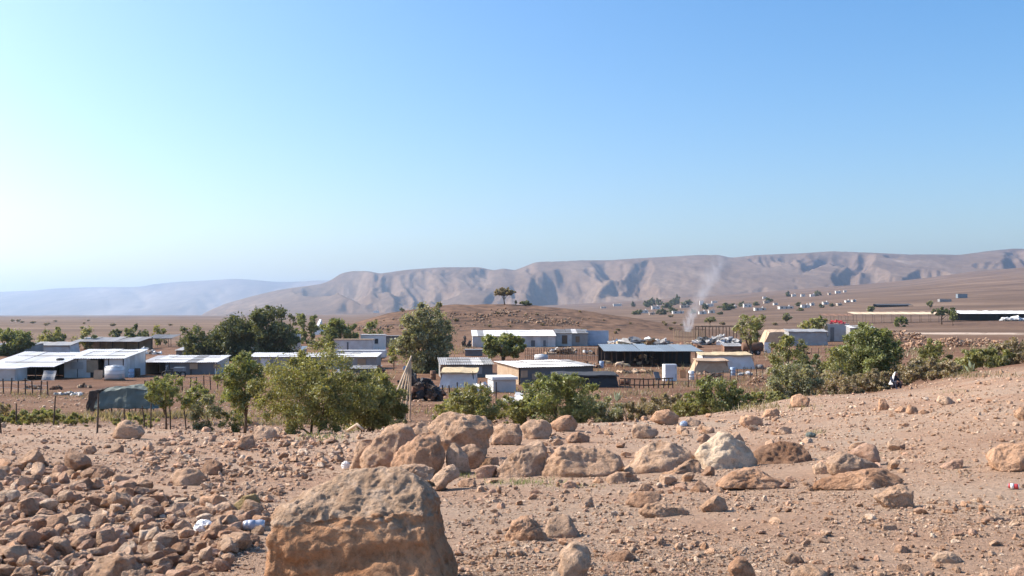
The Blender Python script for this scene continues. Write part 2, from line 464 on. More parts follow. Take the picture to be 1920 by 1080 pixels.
# ------------------------------------------------------------------ rock materials
def rock_material(name, use_obj=True, crust=False):
    m, nt, bs = new_mat(name)
    tc = N(nt, 'ShaderNodeTexCoord'); g = N(nt, 'ShaderNodeNewGeometry')
    at = N(nt, 'ShaderNodeAttribute')
    if use_obj: at.attribute_type = 'OBJECT'; at.attribute_name = 'tint'
    else: at.attribute_name = 'tone'
    P = g.outputs['Position']
    n1 = noise(nt, P, 3.2, 6, 0.62, 0.5)
    r1 = ramp(nt, [(0.33, (0.70, 0.62, 0.56)), (0.50, (1, 1, 1)), (0.68, (1.14, 1.16, 1.18))]); nt.links.new(n1.outputs[0], r1.inputs[0])
    n2 = noise(nt, P, 22, 6, 0.72)
    r2 = ramp(nt, [(0.32, (0.66, 0.62, 0.58)), (0.52, (1, 1, 1)), (0.72, (1.1, 1.1, 1.1))]); nt.links.new(n2.outputs[0], r2.inputs[0])
    c = mixc(nt, 1.0, at.outputs['Color'], r1.outputs[0], 'MULTIPLY')
    c = mixc(nt, 1.0, c, r2.outputs[0], 'MULTIPLY')
    # iron stains and lime patches
    n3 = noise(nt, P, 1.7, 4, 0.6, 0.8)
    r3 = ramp(nt, [(0.56, (0, 0, 0)), (0.70, (1, 1, 1))]); nt.links.new(n3.outputs[0], r3.inputs[0])
    k = N(nt, 'ShaderNodeMath', operation='MULTIPLY'); k.inputs[1].default_value = 0.35; nt.links.new(r3.outputs[0], k.inputs[0])
    c = mixc(nt, k.outputs[0], c, (0.46, 0.24, 0.13))
    h = n2
    if crust:
        # weathered grey-tan crust that caps the block; the lower face is a fresher ochre break
        at2 = N(nt, 'ShaderNodeAttribute'); at2.attribute_name = 'crust'
        n4 = noise(nt, P, 9, 6, 0.75, 0.3)
        r4 = ramp(nt, [(0.30, (0.24, 0.155, 0.10)), (0.50, (0.45, 0.30, 0.195)), (0.68, (0.62, 0.45, 0.32))]); nt.links.new(n4.outputs[0], r4.inputs[0])
        c = mixc(nt, at2.outputs['Fac'], c, r4.outputs[0])
    nt.links.new(c, bs.inputs['Base Color'])
    bs.inputs['Roughness'].default_value = 0.92
    bs.inputs['Specular IOR Level'].default_value = 0.2
    n5 = noise(nt, P, 60, 5, 0.7)
    ad = N(nt, 'ShaderNodeMath', operation='MULTIPLY_ADD'); ad.inputs[1].default_value = 2.4
    nt.links.new(h.outputs[0], ad.inputs[0]); nt.links.new(n5.outputs[0], ad.inputs[2])
    bump(nt, bs, ad.outputs[0], 0.9, 0.018 if crust else 0.032)
    return m
M_rock = rock_material('limestone')
M_crust = rock_material('weathered_limestone', crust=True)
M_rubble = rock_material('rubble_stone', use_obj=False)

TINT = {'pale': (0.62, 0.44, 0.30), 'tan': (0.53, 0.345, 0.22), 'orange': (0.54, 0.305, 0.175), 'brown': (0.36, 0.21, 0.13),
        'white': (0.74, 0.60, 0.45), 'grey': (0.45, 0.32, 0.225), 'pink': (0.56, 0.35, 0.245)}

def ico(sub):
    if sub in _icos: return _icos[sub]
    if sub == 0:                            # octahedron for the finest gravel
        V = np.array([(1, 0, 0), (-1, 0, 0), (0, 1, 0), (0, -1, 0), (0, 0, 1), (0, 0, -1)], float)
        Fc = np.array([(0, 2, 4), (2, 1, 4), (1, 3, 4), (3, 0, 4), (2, 0, 5), (1, 2, 5), (3, 1, 5), (0, 3, 5)])
        _icos[0] = (V, Fc); return V, Fc
    bm = bmesh.new(); bmesh.ops.create_icosphere(bm, subdivisions=sub, radius=1.0)
    V = np.array([v.co[:] for v in bm.verts]); Fc = np.array([[v.index for v in f.verts] for f in bm.faces])
    bm.free(); _icos[sub] = (V, Fc); return V, Fc
_icos = {}

def vnormals(V, Fc):
    n = np.cross(V[Fc[:, 1]] - V[Fc[:, 0]], V[Fc[:, 2]] - V[Fc[:, 0]])
    o = np.zeros_like(V)
    for k in range(3): np.add.at(o, Fc[:, k], n)
    return o / (np.linalg.norm(o, axis=1)[:, None] + 1e-9)

def roughen(V, Fc, size, seed, amps):
    for fr, am, octs in amps:
        nn = vnormals(V, Fc)
        d = fbm(V / size * fr + seed * 3.7, octs)
        V = V + nn * (d * am * size)[:, None]
    return V

def facet(V, rs, k, lo, hi, keep=0.12):
    for _ in range(k):
        n = rs.normal(size=3); n /= np.linalg.norm(n)
        pr = V @ n; d = rs.uniform(lo, hi) * pr.max()
        V = V - n[None, :] * (np.maximum(pr - d, 0) * (1 - keep))[:, None]
    return V

# ------------------------------------------------------------------ boulders traced one by one, each with its own depth and distance
for _k in TINT:
    _m = (0.62, 0.395, 0.262); _f = 0.45
    TINT[_k] = tuple(c * 1.18 * (1 - _f) + m * _f for c, m in zip(TINT[_k], _m))
_bg = []
def poly_rock(label, pts, tint, depth=0.85, seed=1, sub=5, lean=0.25, rough=1.0, Y=None, name='boulder', cat='boulder', group=None, mat=None, block=0.8):
    pts = np.array(pts, float)
    w_px = np.ptp(pts[:, 0]); h_px = np.ptp(pts[:, 1]); by = pts[:, 1].max()
    cx = (pts[:, 0].min() + pts[:, 0].max()) / 2
    if Y is None:
        Y = ground_at(cx, min(by - 1.5, 1200), 3.0).y
    s0 = Y / F
    dep = depth * 0.5 * (w_px + h_px) * s0
    Yc = Y + dep * 0.42
    s = Yc / F
    X0 = (cx - 960) * s
    zpts = CAMZ + (590 - pts[:, 1]) * s
    xpts = (pts[:, 0] - 960) * s - X0
    zg = H1(X0, Yc)
    low = zpts < zpts.min() + 0.22 * np.ptp(zpts)
    zpts = np.where(low, np.minimum(zpts, zg - 0.06 * np.ptp(zpts)), zpts) 
    zc = zpts.min() + 0.45 * np.ptp(zpts)
    # outline radius by angle
    th = np.linspace(-math.pi, math.pi, 361)
    rad = np.zeros_like(th)
    px_, pz_ = xpts - xpts.mean() * 0, zpts - zc
    cxm = (xpts.min() + xpts.max()) / 2
    px_ = px_ - cxm
    for i, t in enumerate(th):
        c, sn = math.cos(t), math.sin(t); best = 0
        for k in range(len(px_)):
            ax, az = px_[k], pz_[k]; bx, bz = px_[(k + 1) % len(px_)], pz_[(k + 1) % len(px_)]
            dx, dz = bx - ax, bz - az
            den = c * dz - sn * dx
            if abs(den) < 1e-12: continue
            r = (ax * dz - az * dx) / den; u = (ax * sn - az * c) / den
            if r > 0 and -1e-6 <= u <= 1 + 1e-6: best = max(best, r)
        rad[i] = best if best > 0 else np.nan
    if np.isnan(rad).any():
        ok = ~np.isnan(rad); rad = np.interp(th, th[ok], rad[ok])
    k = np.hanning(13); k /= k.sum()
    rad = np.convolve(np.concatenate([rad[-7:-1], rad, rad[1:7]]), k, 'valid')
    U, Fc = ico(sub)
    rs = np.random.RandomState(seed)
    q = np.sqrt(U[:, 0] ** 2 + U[:, 2] ** 2)
    t = np.arctan2(U[:, 2], U[:, 0])
    r = np.interp(t, th, rad)
    rho = np.minimum(q, 1.0) ** block * r
    V = np.stack([rho * np.cos(t), np.sign(U[:, 1]) * np.abs(U[:, 1]) ** 0.85 * dep / 2, rho * np.sin(t)], 1)
    size = 0.5 * (np.ptp(V[:, 0]) + np.ptp(V[:, 2]))
    # a few flat breaks on the near and far faces only
    for _ in range(6):
        n = np.array([rs.uniform(-.7, .7), rs.choice([-1, -1, 1]), rs.uniform(-.3, 1.0)]); n /= np.linalg.norm(n)
        pr = V @ n; d = rs.uniform(0.62, 0.85) * pr.max()
        V = V - n[None, :] * (np.maximum(pr - d, 0) * 0.85)[:, None]
    V[:, 1] += lean * (V[:, 2] - V[:, 2].min())
    V = roughen(V, Fc, size, seed, [(1.8, 0.07 * rough, 2), (5.0, 0.06 * rough, 3), (13.0, 0.035 * rough, 4)])
    for ax, want in ((0, np.ptp(px_)), (2, np.ptp(pz_))):
        V[:, ax] = (V[:, ax] - V[:, ax].min()) / np.ptp(V[:, ax]) * want * 1.03 + (px_.min() if ax == 0 else pz_.min())
    want_top = pts[:, 1].min()
    for _ in range(4):                      # real height so that the rock's top lines up with its own distance
        pyv = 590 - (V[:, 2] + zc - CAMZ) * F / (V[:, 1] + Yc)
        k_ = int(np.argmin(pyv)); zw = CAMZ + (590 - want_top) * (V[k_, 1] + Yc) / F - zc
        zb_ = V[:, 2].min(); V[:, 2] = zb_ + (V[:, 2] - zb_) * np.clip((zw - zb_) / (V[k_, 2] - zb_), .6, 1.4)
    me = mesh_np(name, V, Fc, True)
    o = link(name, me, mat or M_rock, loc=(X0 + cxm, Yc, zc))
    o['tint'] = list(TINT[tint]) if isinstance(tint, str) else list(tint)
    tag(o, label, cat, group)
    _bg.append((X0 + cxm, Yc, max(np.ptp(V[:, 0]), dep) * 0.5))
    return o, V, Fc

# the block in the foreground: ochre break below, pitted crust on top
o, V, Fc = poly_rock('huge square block of rock with a pitted grey crust, nearest the camera',
    [(500, 1000), (504, 968), (512, 952), (530, 940), (575, 912), (625, 888), (675, 873), (730, 874), (765, 888), (792, 915), (806, 950), (812, 985), (824, 1020), (838, 1060), (850, 1110), (850, 1135), (690, 1140), (500, 1135), (503, 1060)],
    (0.50, 0.27, 0.145), depth=0.95, seed=5, sub=7, lean=0.30, rough=0.35, Y=5.35, mat=M_crust, block=0.70)
V = V * np.array([1, 1, .97]); nn = vnormals(V, Fc); size = 1.0
zt = (V[:, 2] - V[:, 2].min()) / np.ptp(V[:, 2])
cr = np.clip((nn[:, 2] - 0.25 + 0.5 * fbm(V * 3.0 + 4, 3)) / 0.30, 0, 1) * np.clip((zt - 0.52 + 0.25 * fbm(V * 2.2, 3)) / 0.14, 0, 1)
pit = ridged(V * 5.5 + 2, 4) * 0.5 + 0.5
V2 = V + nn * (cr * (0.040 * fbm(V * 3.0 + 9, 5) + 0.016 * (pit - 0.8) + 0.014 * fbm(V * 18 + 3, 4) - 0.045 * np.clip(fbm(V * 14, 3) - 0.18, 0, 1)) + (1 - cr) * (0.05 * fbm(V * np.array([2.2, 2.2, 4.5]), 4) + 0.012 * fbm(V * 18, 4) - 0.05 * np.clip(ridged(V * 1.7 + 31, 2) - 1.12, 0, 1) + 0.008 * np.sin(V[:, 2] * 34 + 5 * fbm(V * 2, 3))))[:, None]
o.data.vertices.foreach_set('co', V2.astype(np.float32).ravel()); o.data.update()
a_ = o.data.attributes.new('crust', 'FLOAT', 'POINT'); a_.data.foreach_set('value', cr.astype(np.float32))

ROCKS = [
 # centre heap
 ('broad flat-topped slab boulder, highest of the central boulder heap', [(800, 802), (807, 792), (829, 780), (846, 771), (870, 776), (908, 780), (922, 799), (918, 830), (905, 858), (850, 862), (826, 835), (812, 812)], 'tan', .7, 11, 15.4),
 ('sloping orange-tan boulder in front left of the flat-topped slab', [(733, 854), (741, 843), (766, 830), (778, 818), (791, 811), (807, 808), (821, 819), (827, 844), (832, 863), (819, 881), (782, 880), (741, 880), (733, 873)], 'orange', .8, 12, 13.4),
 ('rounded tan boulder at the left end of the central heap', [(673, 857), (679, 844), (692, 835), (703, 818), (722, 802), (744, 792), (756, 794), (768, 802), (776, 818), (770, 840), (750, 862), (731, 876), (703, 876), (678, 872)], 'tan', .8, 13, 14.0),
 ('narrow upright slab leaning at the far left of the central heap', [(654, 868), (671, 833), (681, 826), (694, 824), (702, 850), (690, 873), (660, 874)], 'tan', .7, 14, 14.3),
 ('small rough rock wedged behind the central heap beside the slab', [(758, 802), (775, 791), (800, 794), (806, 806), (790, 818), (765, 818)], 'tan', .9, 15, 16.5),
 ('small pointed pale rock in the shade under the flat-topped slab', [(835, 852), (838, 840), (848, 829), (859, 841), (876, 859), (882, 874), (857, 881), (840, 870)], 'pale', .8, 16, 13.6),
 ('small rounded rock to the right of the pointed pale one', [(861, 840), (876, 832), (892, 832), (904, 844), (908, 860), (895, 870), (872, 868)], 'tan', .8, 17, 14.2),
 ('low domed rock just behind the huge crusted block', [(738, 881), (753, 871), (774, 869), (797, 874), (813, 882), (808, 900), (782, 905), (752, 900)], 'pale', .9, 18, 12.0),
 ('wedge-shaped pale rock lying right of the low domed rock', [(802, 905), (823, 885), (848, 870), (859, 881), (860, 894), (840, 905), (828, 916), (803, 920)], 'pale', .8, 19, 11.3),
 ('small dark brown stone right of the huge crusted block', [(857, 907), (868, 898), (890, 895), (893, 910), (862, 914)], 'brown', .9, 20, None),
 ('squarish tan boulder touching the right end of the slab', [(924, 801), (935, 795), (951, 793), (970, 795), (978, 813), (974, 832), (941, 836), (922, 832)], 'tan', .9, 21, None),
 ('rounded tan boulder next right of the squarish one', [(976, 797), (989, 788), (1014, 786), (1030, 795), (1034, 811), (1024, 825), (983, 826), (977, 811)], 'tan', .9, 22, None),
 ('small boulder with a slanting top beside the bushes, behind the rounded one', [(1030, 797), (1049, 784), (1072, 778), (1082, 796), (1078, 809), (1045, 811)], 'orange', .9, 23, None),
 ('small brown rock behind the leaning grey-brown boulder', [(1060, 824), (1072, 811), (1085, 809), (1105, 820), (1101, 831), (1062, 832)], 'brown', .9, 24, None),
 ('leaning grey-brown boulder with a sharp ridge, left of the widest boulder', [(930, 878), (945, 859), (974, 836), (1012, 824), (1022, 838), (1028, 857), (1018, 892), (993, 903), (941, 905), (930, 903)], 'grey', .75, 25, 12.9),
 ('widest brown boulder in the row, with a pale pitted left edge', [(1014, 886), (1022, 861), (1041, 847), (1049, 836), (1070, 831), (1099, 838), (1139, 845), (1160, 855), (1166, 874), (1158, 892), (1124, 907), (1087, 907), (1045, 906), (1016, 904)], 'tan', .7, 26, 12.7),
 ('pale cream boulder with a sloping left side, left of the white one', [(1169, 888), (1191, 868), (1203, 843), (1222, 827), (1253, 828), (1283, 840), (1301, 857), (1285, 882), (1240, 906), (1199, 905), (1172, 898)], 'pale', .75, 27, 12.8),
 ('small low rock between the widest boulder and the cream one', [(1137, 895), (1160, 884), (1180, 886), (1195, 897), (1193, 909), (1137, 907)], 'tan', .9, 28, None),
 ('rounded grey rock on the slope edge behind the cream boulder', [(1183, 810), (1189, 795), (1208, 797), (1233, 811), (1220, 823), (1185, 825)], 'grey', .9, 29, None),
 ('long low rock lying alone in front of the cream boulder', [(1197, 960), (1212, 947), (1233, 940), (1250, 947), (1274, 951), (1291, 962), (1264, 972), (1212, 971)], 'tan', .6, 30, None),
 ('small squarish pink stone in front of the widest boulder', [(1055, 907), (1066, 900), (1078, 905), (1087, 917), (1058, 917)], 'pink', .9, 31, None),
 ('small upright dark stone standing in the gravel', [(1088, 936), (1094, 928), (1101, 924), (1107, 931), (1115, 948), (1097, 954)], 'grey', .8, 32, None),
 ('pointed rock with an orange sunlit left face in the gravel', [(946, 1012), (962, 976), (985, 966), (1003, 980), (1027, 1008), (1005, 1016), (965, 1016)], 'orange', .9, 33, None),
 ('grey pointed rock right beside the orange-faced one', [(1020, 1002), (1027, 978), (1047, 963), (1066, 970), (1086, 1005), (1060, 1011), (1030, 1009)], 'grey', .9, 34, None),
 ('half-buried brown mound of rock behind the long low rock', [(1172, 945), (1190, 925), (1222, 920), (1240, 930), (1225, 948), (1195, 954)], 'brown', .8, 35, None),
 ('chalk-white topped boulder standing tallest of the right-hand row', [(1304, 850), (1318, 832), (1339, 820), (1354, 807), (1368, 810), (1393, 824), (1410, 840), (1420, 863), (1414, 884), (1385, 900), (1343, 911), (1322, 905), (1312, 880)], (0.80, 0.61, 0.43), .75, 36, 12.7),
 ('tan wedge of rock leaning against the white-topped boulder', [(1218, 909), (1243, 892), (1277, 878), (1289, 869), (1305, 859), (1316, 864), (1320, 903), (1285, 911), (1227, 912)], 'tan', .6, 37, 12.3),
 ('orange and grey rough rock in front of the white-topped boulder', [(1343, 917), (1358, 899), (1379, 884), (1406, 876), (1422, 880), (1439, 892), (1462, 903), (1472, 915), (1431, 921)], 'orange', .8, 38, None),
 ('dark brown block with a flat front right of the white-topped boulder', [(1414, 848), (1437, 834), (1472, 826), (1506, 830), (1520, 847), (1526, 872), (1523, 899), (1504, 903), (1472, 900), (1448, 888), (1418, 880)], (0.38, 0.22, 0.135), .85, 39, 13.0),
 ('smooth orange boulder on the slope edge beside the bushes', [(1219, 790), (1233, 772), (1254, 767), (1272, 780), (1272, 793), (1243, 799)], 'orange', .9, 40, None),
 ('small grey boulder right beside the smooth orange one', [(1275, 793), (1293, 782), (1314, 790), (1310, 800), (1281, 802)], 'grey', .9, 41, None),
 ('rounded orange boulder on the slope edge below the low green bush', [(1386, 793), (1391, 782), (1406, 778), (1429, 784), (1430, 796), (1395, 801)], 'orange', .9, 42, None),
 ('small brown rock just behind the white-topped boulder', [(1306, 824), (1322, 812), (1333, 820), (1329, 830), (1310, 831)], 'brown', .9, 43, None),
 ('smooth tan wedge lying on bare soil in front of the white boulder', [(1312, 952), (1345, 927), (1360, 934), (1364, 960), (1318, 962)], 'tan', .8, 44, None),
 ('grey and cream rock at the right end of the boulder row', [(1550, 868), (1579, 845), (1596, 850), (1616, 862), (1646, 874), (1638, 888), (1579, 893), (1555, 888)], 'grey', .8, 45, None),
 ('pinkish orange rock behind the grey and cream one', [(1588, 850), (1625, 830), (1642, 836), (1648, 865), (1616, 876), (1595, 872)], 'pink', .8, 46, None),
 ('long low orange rock lying in front of the grey and cream one', [(1526, 915), (1560, 898), (1601, 886), (1644, 877), (1668, 886), (1690, 905), (1656, 923), (1572, 921)], 'orange', .7, 47, None),
 ('tan wedge-shaped rock near the right of the long orange rock', [(1640, 932), (1670, 918), (1698, 907), (1711, 921), (1713, 954), (1664, 956)], 'tan', .8, 48, None),
 ('golden tan boulder cut by the right edge of the picture', [(1856, 860), (1871, 838), (1895, 831), (1925, 829), (1950, 842), (1950, 882), (1900, 888), (1862, 884)], 'orange', .9, 49, None),
 ('low pinkish rock lying left of the golden boulder', [(1765, 876), (1789, 862), (1806, 860), (1803, 876), (1777, 882)], 'pink', .8, 50, None),
 ('small pale rock in the gap right of the dark brown block', [(1524, 874), (1541, 865), (1555, 877), (1550, 891), (1526, 891)], 'pale', .9, 51, None),
 ('small upright orange stone standing on the right slope', [(1647, 767), (1650, 748), (1659, 747), (1667, 765), (1658, 771)], 'orange', .8, 52, None),
 ('squarish orange stone, biggest of three in a row on the right slope', [(1699, 774), (1704, 760), (1717, 760), (1722, 775), (1708, 778)], 'orange', .8, 53, None),
 ('low orange stone left of the squarish one on the right slope', [(1678, 771), (1692, 761), (1700, 771), (1690, 775)], 'orange', .9, 54, None),
 ('low orange stone right of the squarish one on the right slope', [(1722, 774), (1731, 767), (1742, 771), (1741, 778)], 'orange', .9, 55, None),
 ('tan boulder at the right edge halfway up the slope', [(1903, 777), (1918, 762), (1935, 763), (1938, 786), (1912, 790)], 'tan', .9, 56, None),
 ('pale lumpy stone among rubble on the right slope', [(1757, 754), (1763, 741), (1777, 744), (1791, 755), (1769, 761)], 'pale', .9, 57, None),
 ('rounded orange boulder at the shadow edge below the grey-green bush', [(1481, 760), (1487, 743), (1502, 738), (1518, 747), (1514, 764), (1490, 765)], 'orange', .9, 58, None),
 ('smaller orange boulder left of the one at the shadow edge', [(1428, 781), (1438, 768), (1455, 765), (1462, 772), (1458, 784), (1436, 785)], 'orange', .9, 59, None),
 ('pale rock cut by the bottom edge right of centre', [(1482, 1080), (1497, 1062), (1527, 1057), (1550, 1072), (1548, 1094), (1490, 1096)], 'pale', .9, 60, None),
 ('orange pointed rock near the bottom edge right of centre', [(1366, 1065), (1385, 1042), (1400, 1046), (1412, 1066), (1417, 1088), (1375, 1090)], 'orange', .9, 61, None),
 ('flat cream rock near the lower right corner', [(1751, 1048), (1762, 1034), (1790, 1033), (1804, 1048), (1785, 1060), (1760, 1059)], 'pale', .9, 62, None),
 ('pink rock in the lower right corner of the picture', [(1895, 1075), (1912, 1058), (1940, 1058), (1948, 1085), (1905, 1092)], 'pink', .9, 63, None),
 ('small grey stone in the gravel right of the long low rock', [(1466, 1050), (1484, 1034), (1500, 1040), (1506, 1053), (1480, 1060)], 'grey', .9, 64, None),
 ('low brown rock in the gravel near the bottom centre', [(1132, 1045), (1150, 1032), (1175, 1031), (1192, 1046), (1165, 1056), (1140, 1055)], 'brown', .9, 65, None),
 ('pale rough rock at the bottom edge right of the huge block', [(1042, 1090), (1052, 1035), (1075, 1015), (1100, 1022), (1108, 1045), (1095, 1080), (1060, 1096)], 'pale', .9, 66, None),
 ('rounded tan boulder at the slope edge beside the fence posts', [(211, 812), (220, 793), (233, 787), (253, 797), (269, 811), (262, 820), (230, 825), (213, 822)], 'tan', .9, 67, None),
 ('rounded grey-tan boulder left of the big olive bush', [(469, 814), (480, 801), (497, 798), (514, 806), (517, 819), (500, 826), (480, 823)], 'grey', .9, 68, None),
 ('squarish golden stone at the edge of the stone spread on the left', [(321, 896), (327, 882), (345, 876), (367, 878), (379, 890), (374, 906), (345, 912), (327, 908)], 'tan', .85, 69, None),
 ('yellow-stained stone near the crushed can', [(436, 950), (455, 930), (475, 925), (486, 940), (482, 957), (450, 960)], (0.50, 0.37, 0.18), .85, 70, None),
 ('large rounded tan stone low in the stone spread on the left', [(158, 1078), (185, 1045), (213, 1034), (245, 1043), (254, 1070), (244, 1092), (170, 1092)], 'tan', .9, 71, None),
 ('broad grey stone at the left edge of the stone spread', [(37, 940), (50, 925), (70, 922), (90, 936), (87, 951), (45, 953)], 'grey', .9, 72, None),
 ('flat orange stone in the middle of the stone spread', [(349, 964), (362, 950), (385, 948), (402, 958), (398, 969), (355, 971)], 'orange', .8, 73, None),
 ('small grey stone alone on bare soil left of the golden stone', [(206, 842), (215, 831), (228, 833), (231, 846), (212, 850)], 'grey', .9, 74, None),
 ('small brown stone alone on bare soil below the fence', [(155, 850), (160, 836), (172, 835), (179, 846), (172, 854)], 'brown', .9, 75, None),
 ('brown boulder behind the squarish golden stone', [(376, 884), (385, 863), (400, 860), (415, 870), (415, 890), (385, 893)], 'brown', .9, 76, None),
 ('brown angular rock near the left end of the bush shadow', [(438, 838), (452, 820), (470, 815), (476, 837), (460, 846)], 'brown', .9, 77, None),
]
for i, (lab, pts, tint, dep, sd, Yv) in enumerate(ROCKS):
    w = np.ptp([p[0] for p in pts])
    poly_rock(lab, pts, tint, depth=dep, seed=sd, sub=5 if w > 70 else 4, lean=0.22, rough=1.0, Y=Yv, block=0.72, group='boulders and big rocks on the stony slope')
# white chalk crust
# ------------------------------------------------------------------ loose stones
_tc = np.arange(-80, 2001, 10.0); _tr = np.arange(640, 1101, 2.0)
_Yt = np.zeros((len(_tc), len(_tr)))
_yy = np.exp(np.linspace(math.log(3.0), math.log(400), 1500))
for ci, c in enumerate(_tc):
    h = H((c - 960) / F * _yy, _yy)
    pg = np.minimum.accumulate(590 - (h - CAMZ) * F / _yy)
    k = np.searchsorted(-pg, -_tr)          # first row the sight line meets
    _Yt[ci] = _yy[np.clip(k, 0, len(_yy) - 1)]
def pix_ground(px, py):
    u = np.clip((px - _tc[0]) / 10.0, 0, len(_tc) - 1.001); v = np.clip((py - _tr[0]) / 2.0, 0, len(_tr) - 1.001)
    Yv = _Yt[np.round(u).astype(int), np.round(v).astype(int)]
    x = (px - 960) / F * Yv
    return x, Yv, H(x, Yv)
def in_poly(px, py, poly):
    r = np.zeros(len(px), bool); n = len(poly)
    for i in range(n):
        x1, y1 = poly[i]; x2, y2 = poly[(i + 1) % n]
        if y1 == y2: continue
        r ^= ((y1 > py) != (y2 > py)) & (px < (x2 - x1) * (py - y1) / (y2 - y1) + x1)
    return r

ZONES = [
 ('in the dense spread of stones at the lower left', [(-40, 885), (60, 872), (130, 872), (230, 905), (330, 930), (430, 945), (500, 965), (497, 1010), (440, 1050), (400, 1100), (-40, 1100)], 1000, 14, 56, 1.15, (1.0, .9)),
 ('in the rubble running from the left spread up to the big olive bush', [(240, 850), (340, 812), (470, 795), (560, 815), (660, 835), (660, 870), (600, 890), (530, 930), (500, 970), (420, 950), (330, 925), (270, 890)], 900, 8, 27, 1.9, (1.0, .9)),
 ('scattered on the bare soil below the fence posts on the left', [(-40, 795), (230, 792), (470, 792), (380, 815), (250, 850), (270, 895), (130, 868), (-40, 880)], 330, 5, 17, 2.0, (.8, .8)),
 ('along the slope edge behind the row of boulders', [(540, 815), (700, 790), (940, 792), (1180, 788), (1330, 782), (1470, 765), (1480, 800), (1300, 822), (1160, 850), (1040, 838), (900, 840), (660, 838)], 420, 6, 20, 2.0, (1.0, .9)),
 ('filling the gaps of the boulder row', [(650, 840), (760, 800), (1000, 800), (1180, 800), (1350, 800), (1500, 810), (1700, 830), (1700, 930), (1480, 930), (1180, 925), (900, 925), (830, 890)], 75, 20, 48, 1.6, (1, .9)),
 ('in the gravel around the row of boulders', [(830, 905), (1000, 905), (1180, 900), (1350, 912), (1500, 905), (1700, 890), (1700, 960), (1300, 990), (1000, 985), (840, 990)], 420, 6, 24, 1.8, (1, .9)),
 ('in the gravel along the lower right of the slope', [(840, 985), (1000, 985), (1300, 990), (1700, 955), (1960, 900), (1960, 1100), (860, 1100)], 1000, 6, 32, 1.9, (1, .9)),
 ('on the rising slope at the right below the seated person', [(1400, 800), (1480, 768), (1600, 730), (1700, 722), (1800, 700), (1960, 678), (1960, 900), (1700, 890), (1560, 840), (1430, 825)], 1000, 4, 15, 2.0, (1, .9)),
]
rs = np.random.RandomState(42)
ST = []
for zi, (zn, poly, cnt, s0, s1, pw, jit) in enumerate(ZONES):
    P = np.array(poly, float); got = 0; tries = 0
    while got < cnt and tries < 40:
        tries += 1
        n = 3000
        px = rs.uniform(P[:, 0].min(), P[:, 0].max(), n); py = rs.uniform(P[:, 1].min(), P[:, 1].max(), n)
        k = in_poly(px, py, poly); px, py = px[k], py[k]
        cl = fbm(np.stack([px / 70, py / 28, np.full(len(px), zi * 3.1)], 1), 3)
        k = rs.uniform(size=len(px)) < np.clip(0.55 + cl * (0.5 if zi < 2 else 1.5), 0.05, 1)
        px, py = px[k], py[k]
        x, y, z = pix_ground(px, py)
        sz = s0 * (1 - rs.uniform(size=len(px)) * (1 - (s0 / s1) ** pw)) ** (-1 / pw)
        for i in range(len(px)):
            if got >= cnt: break
            r = sz[i] * y[i] / F * 0.5
            bad = False
            for (bx, by_, br) in _bg:
                if (bx - x[i]) ** 2 + (by_ - y[i]) ** 2 < (br * 0.8 + r * .5) ** 2: bad = True; break
            if bad: continue
            ST.append((sz[i], zi, x[i], y[i], z[i], r)); got += 1
ST.sort(key=lambda t: -t[0])
# shapes shared by the stones
STONE_ME = []
for k in range(18):
    r_ = np.random.RandomState(100 + k)
    V, Fc = ico(4)
    e = r_.uniform(2.0, 3.2)
    V = V / ((np.abs(V) ** e).sum(1) ** (1 / e))[:, None]
    V = facet(V.copy(), r_, 11, 0.50, 0.84, 0.04)
    V = V * np.array([r_.uniform(.85, 1.25), r_.uniform(.75, 1.1), r_.uniform(.55, .85)])
    V = roughen(V, Fc, 1.6, 40 + k, [(1.5, .06, 2), (4.5, .035, 3), (11, .02, 2)])
    me = mesh_np('stone', V, Fc, k % 3 == 0); me.materials.append(M_rock); me['shape'] = k % 6; STONE_ME.append(me)
tints = ['tan', 'tan', 'pink', 'pink', 'orange', 'pale', 'pale', 'tan', 'grey', 'brown', 'white']
TW = {'tan': 'tan', 'pink': 'pinkish', 'orange': 'orange', 'pale': 'pale', 'grey': 'greyish', 'brown': 'brown', 'white': 'whitish'}
MARKS = [((20, 900), 'at the left picture edge'), ((60, 935), 'near the broad grey stone'), ((382, 990), 'beside the white plastic bag'), ((470, 995), 'beside the crushed can'),
         ((455, 945), 'near the yellow-stained stone'), ((215, 1050), 'around the large rounded tan stone'), ((350, 900), 'near the squarish golden stone'), ((20, 1060), 'in the lower left corner'),
         ((20, 990), 'low at the left picture edge'), ((120, 980), 'amid the dense stone spread'), ((260, 960), 'in the middle of the stone spread'), ((330, 1060), 'at the bottom edge left of the huge block'),
         ((560, 830), 'in the shade below the olive bush'), ((560, 880), 'behind the huge crusted block'), ((450, 850), 'near the brown angular rock'), ((380, 960), 'near the flat orange stone'),
         ((240, 830), 'near the rounded boulder by the posts'), ((100, 830), 'on bare soil below the fence'), ((130, 900), 'at the upper rim of the stone spread'), ((900, 940), 'right of the huge crusted block'),
         ((1000, 1040), 'at the bottom edge right of the huge block'), ((1240, 1000), 'in gravel below the long low rock'), ((1450, 1000), 'on the bare soil patch'), ((1650, 1020), 'in gravel near the cream rock'),
         ((1850, 1000), 'at the lower right edge'), ((1850, 900), 'below the golden boulder'), ((1700, 840), 'on the right slope above the boulder row'), ((1250, 810), 'on the slope edge by the orange boulder'), ((1130, 900), 'beside the widest boulder'), ((1330, 900), 'at the foot of the white-topped boulder'), ((1500, 900), 'beside the dark brown block'), ((950, 870), 'between the central heap and the leaning boulder'), ((1600, 880), 'by the grey and cream rock'),
         ((880, 800), 'behind the central heap'), ((1700, 760), 'on the right slope below the seated person'), ((80, 1030), 'low in the dense stone spread'), ((300, 1010), 'below the middle of the stone spread')]
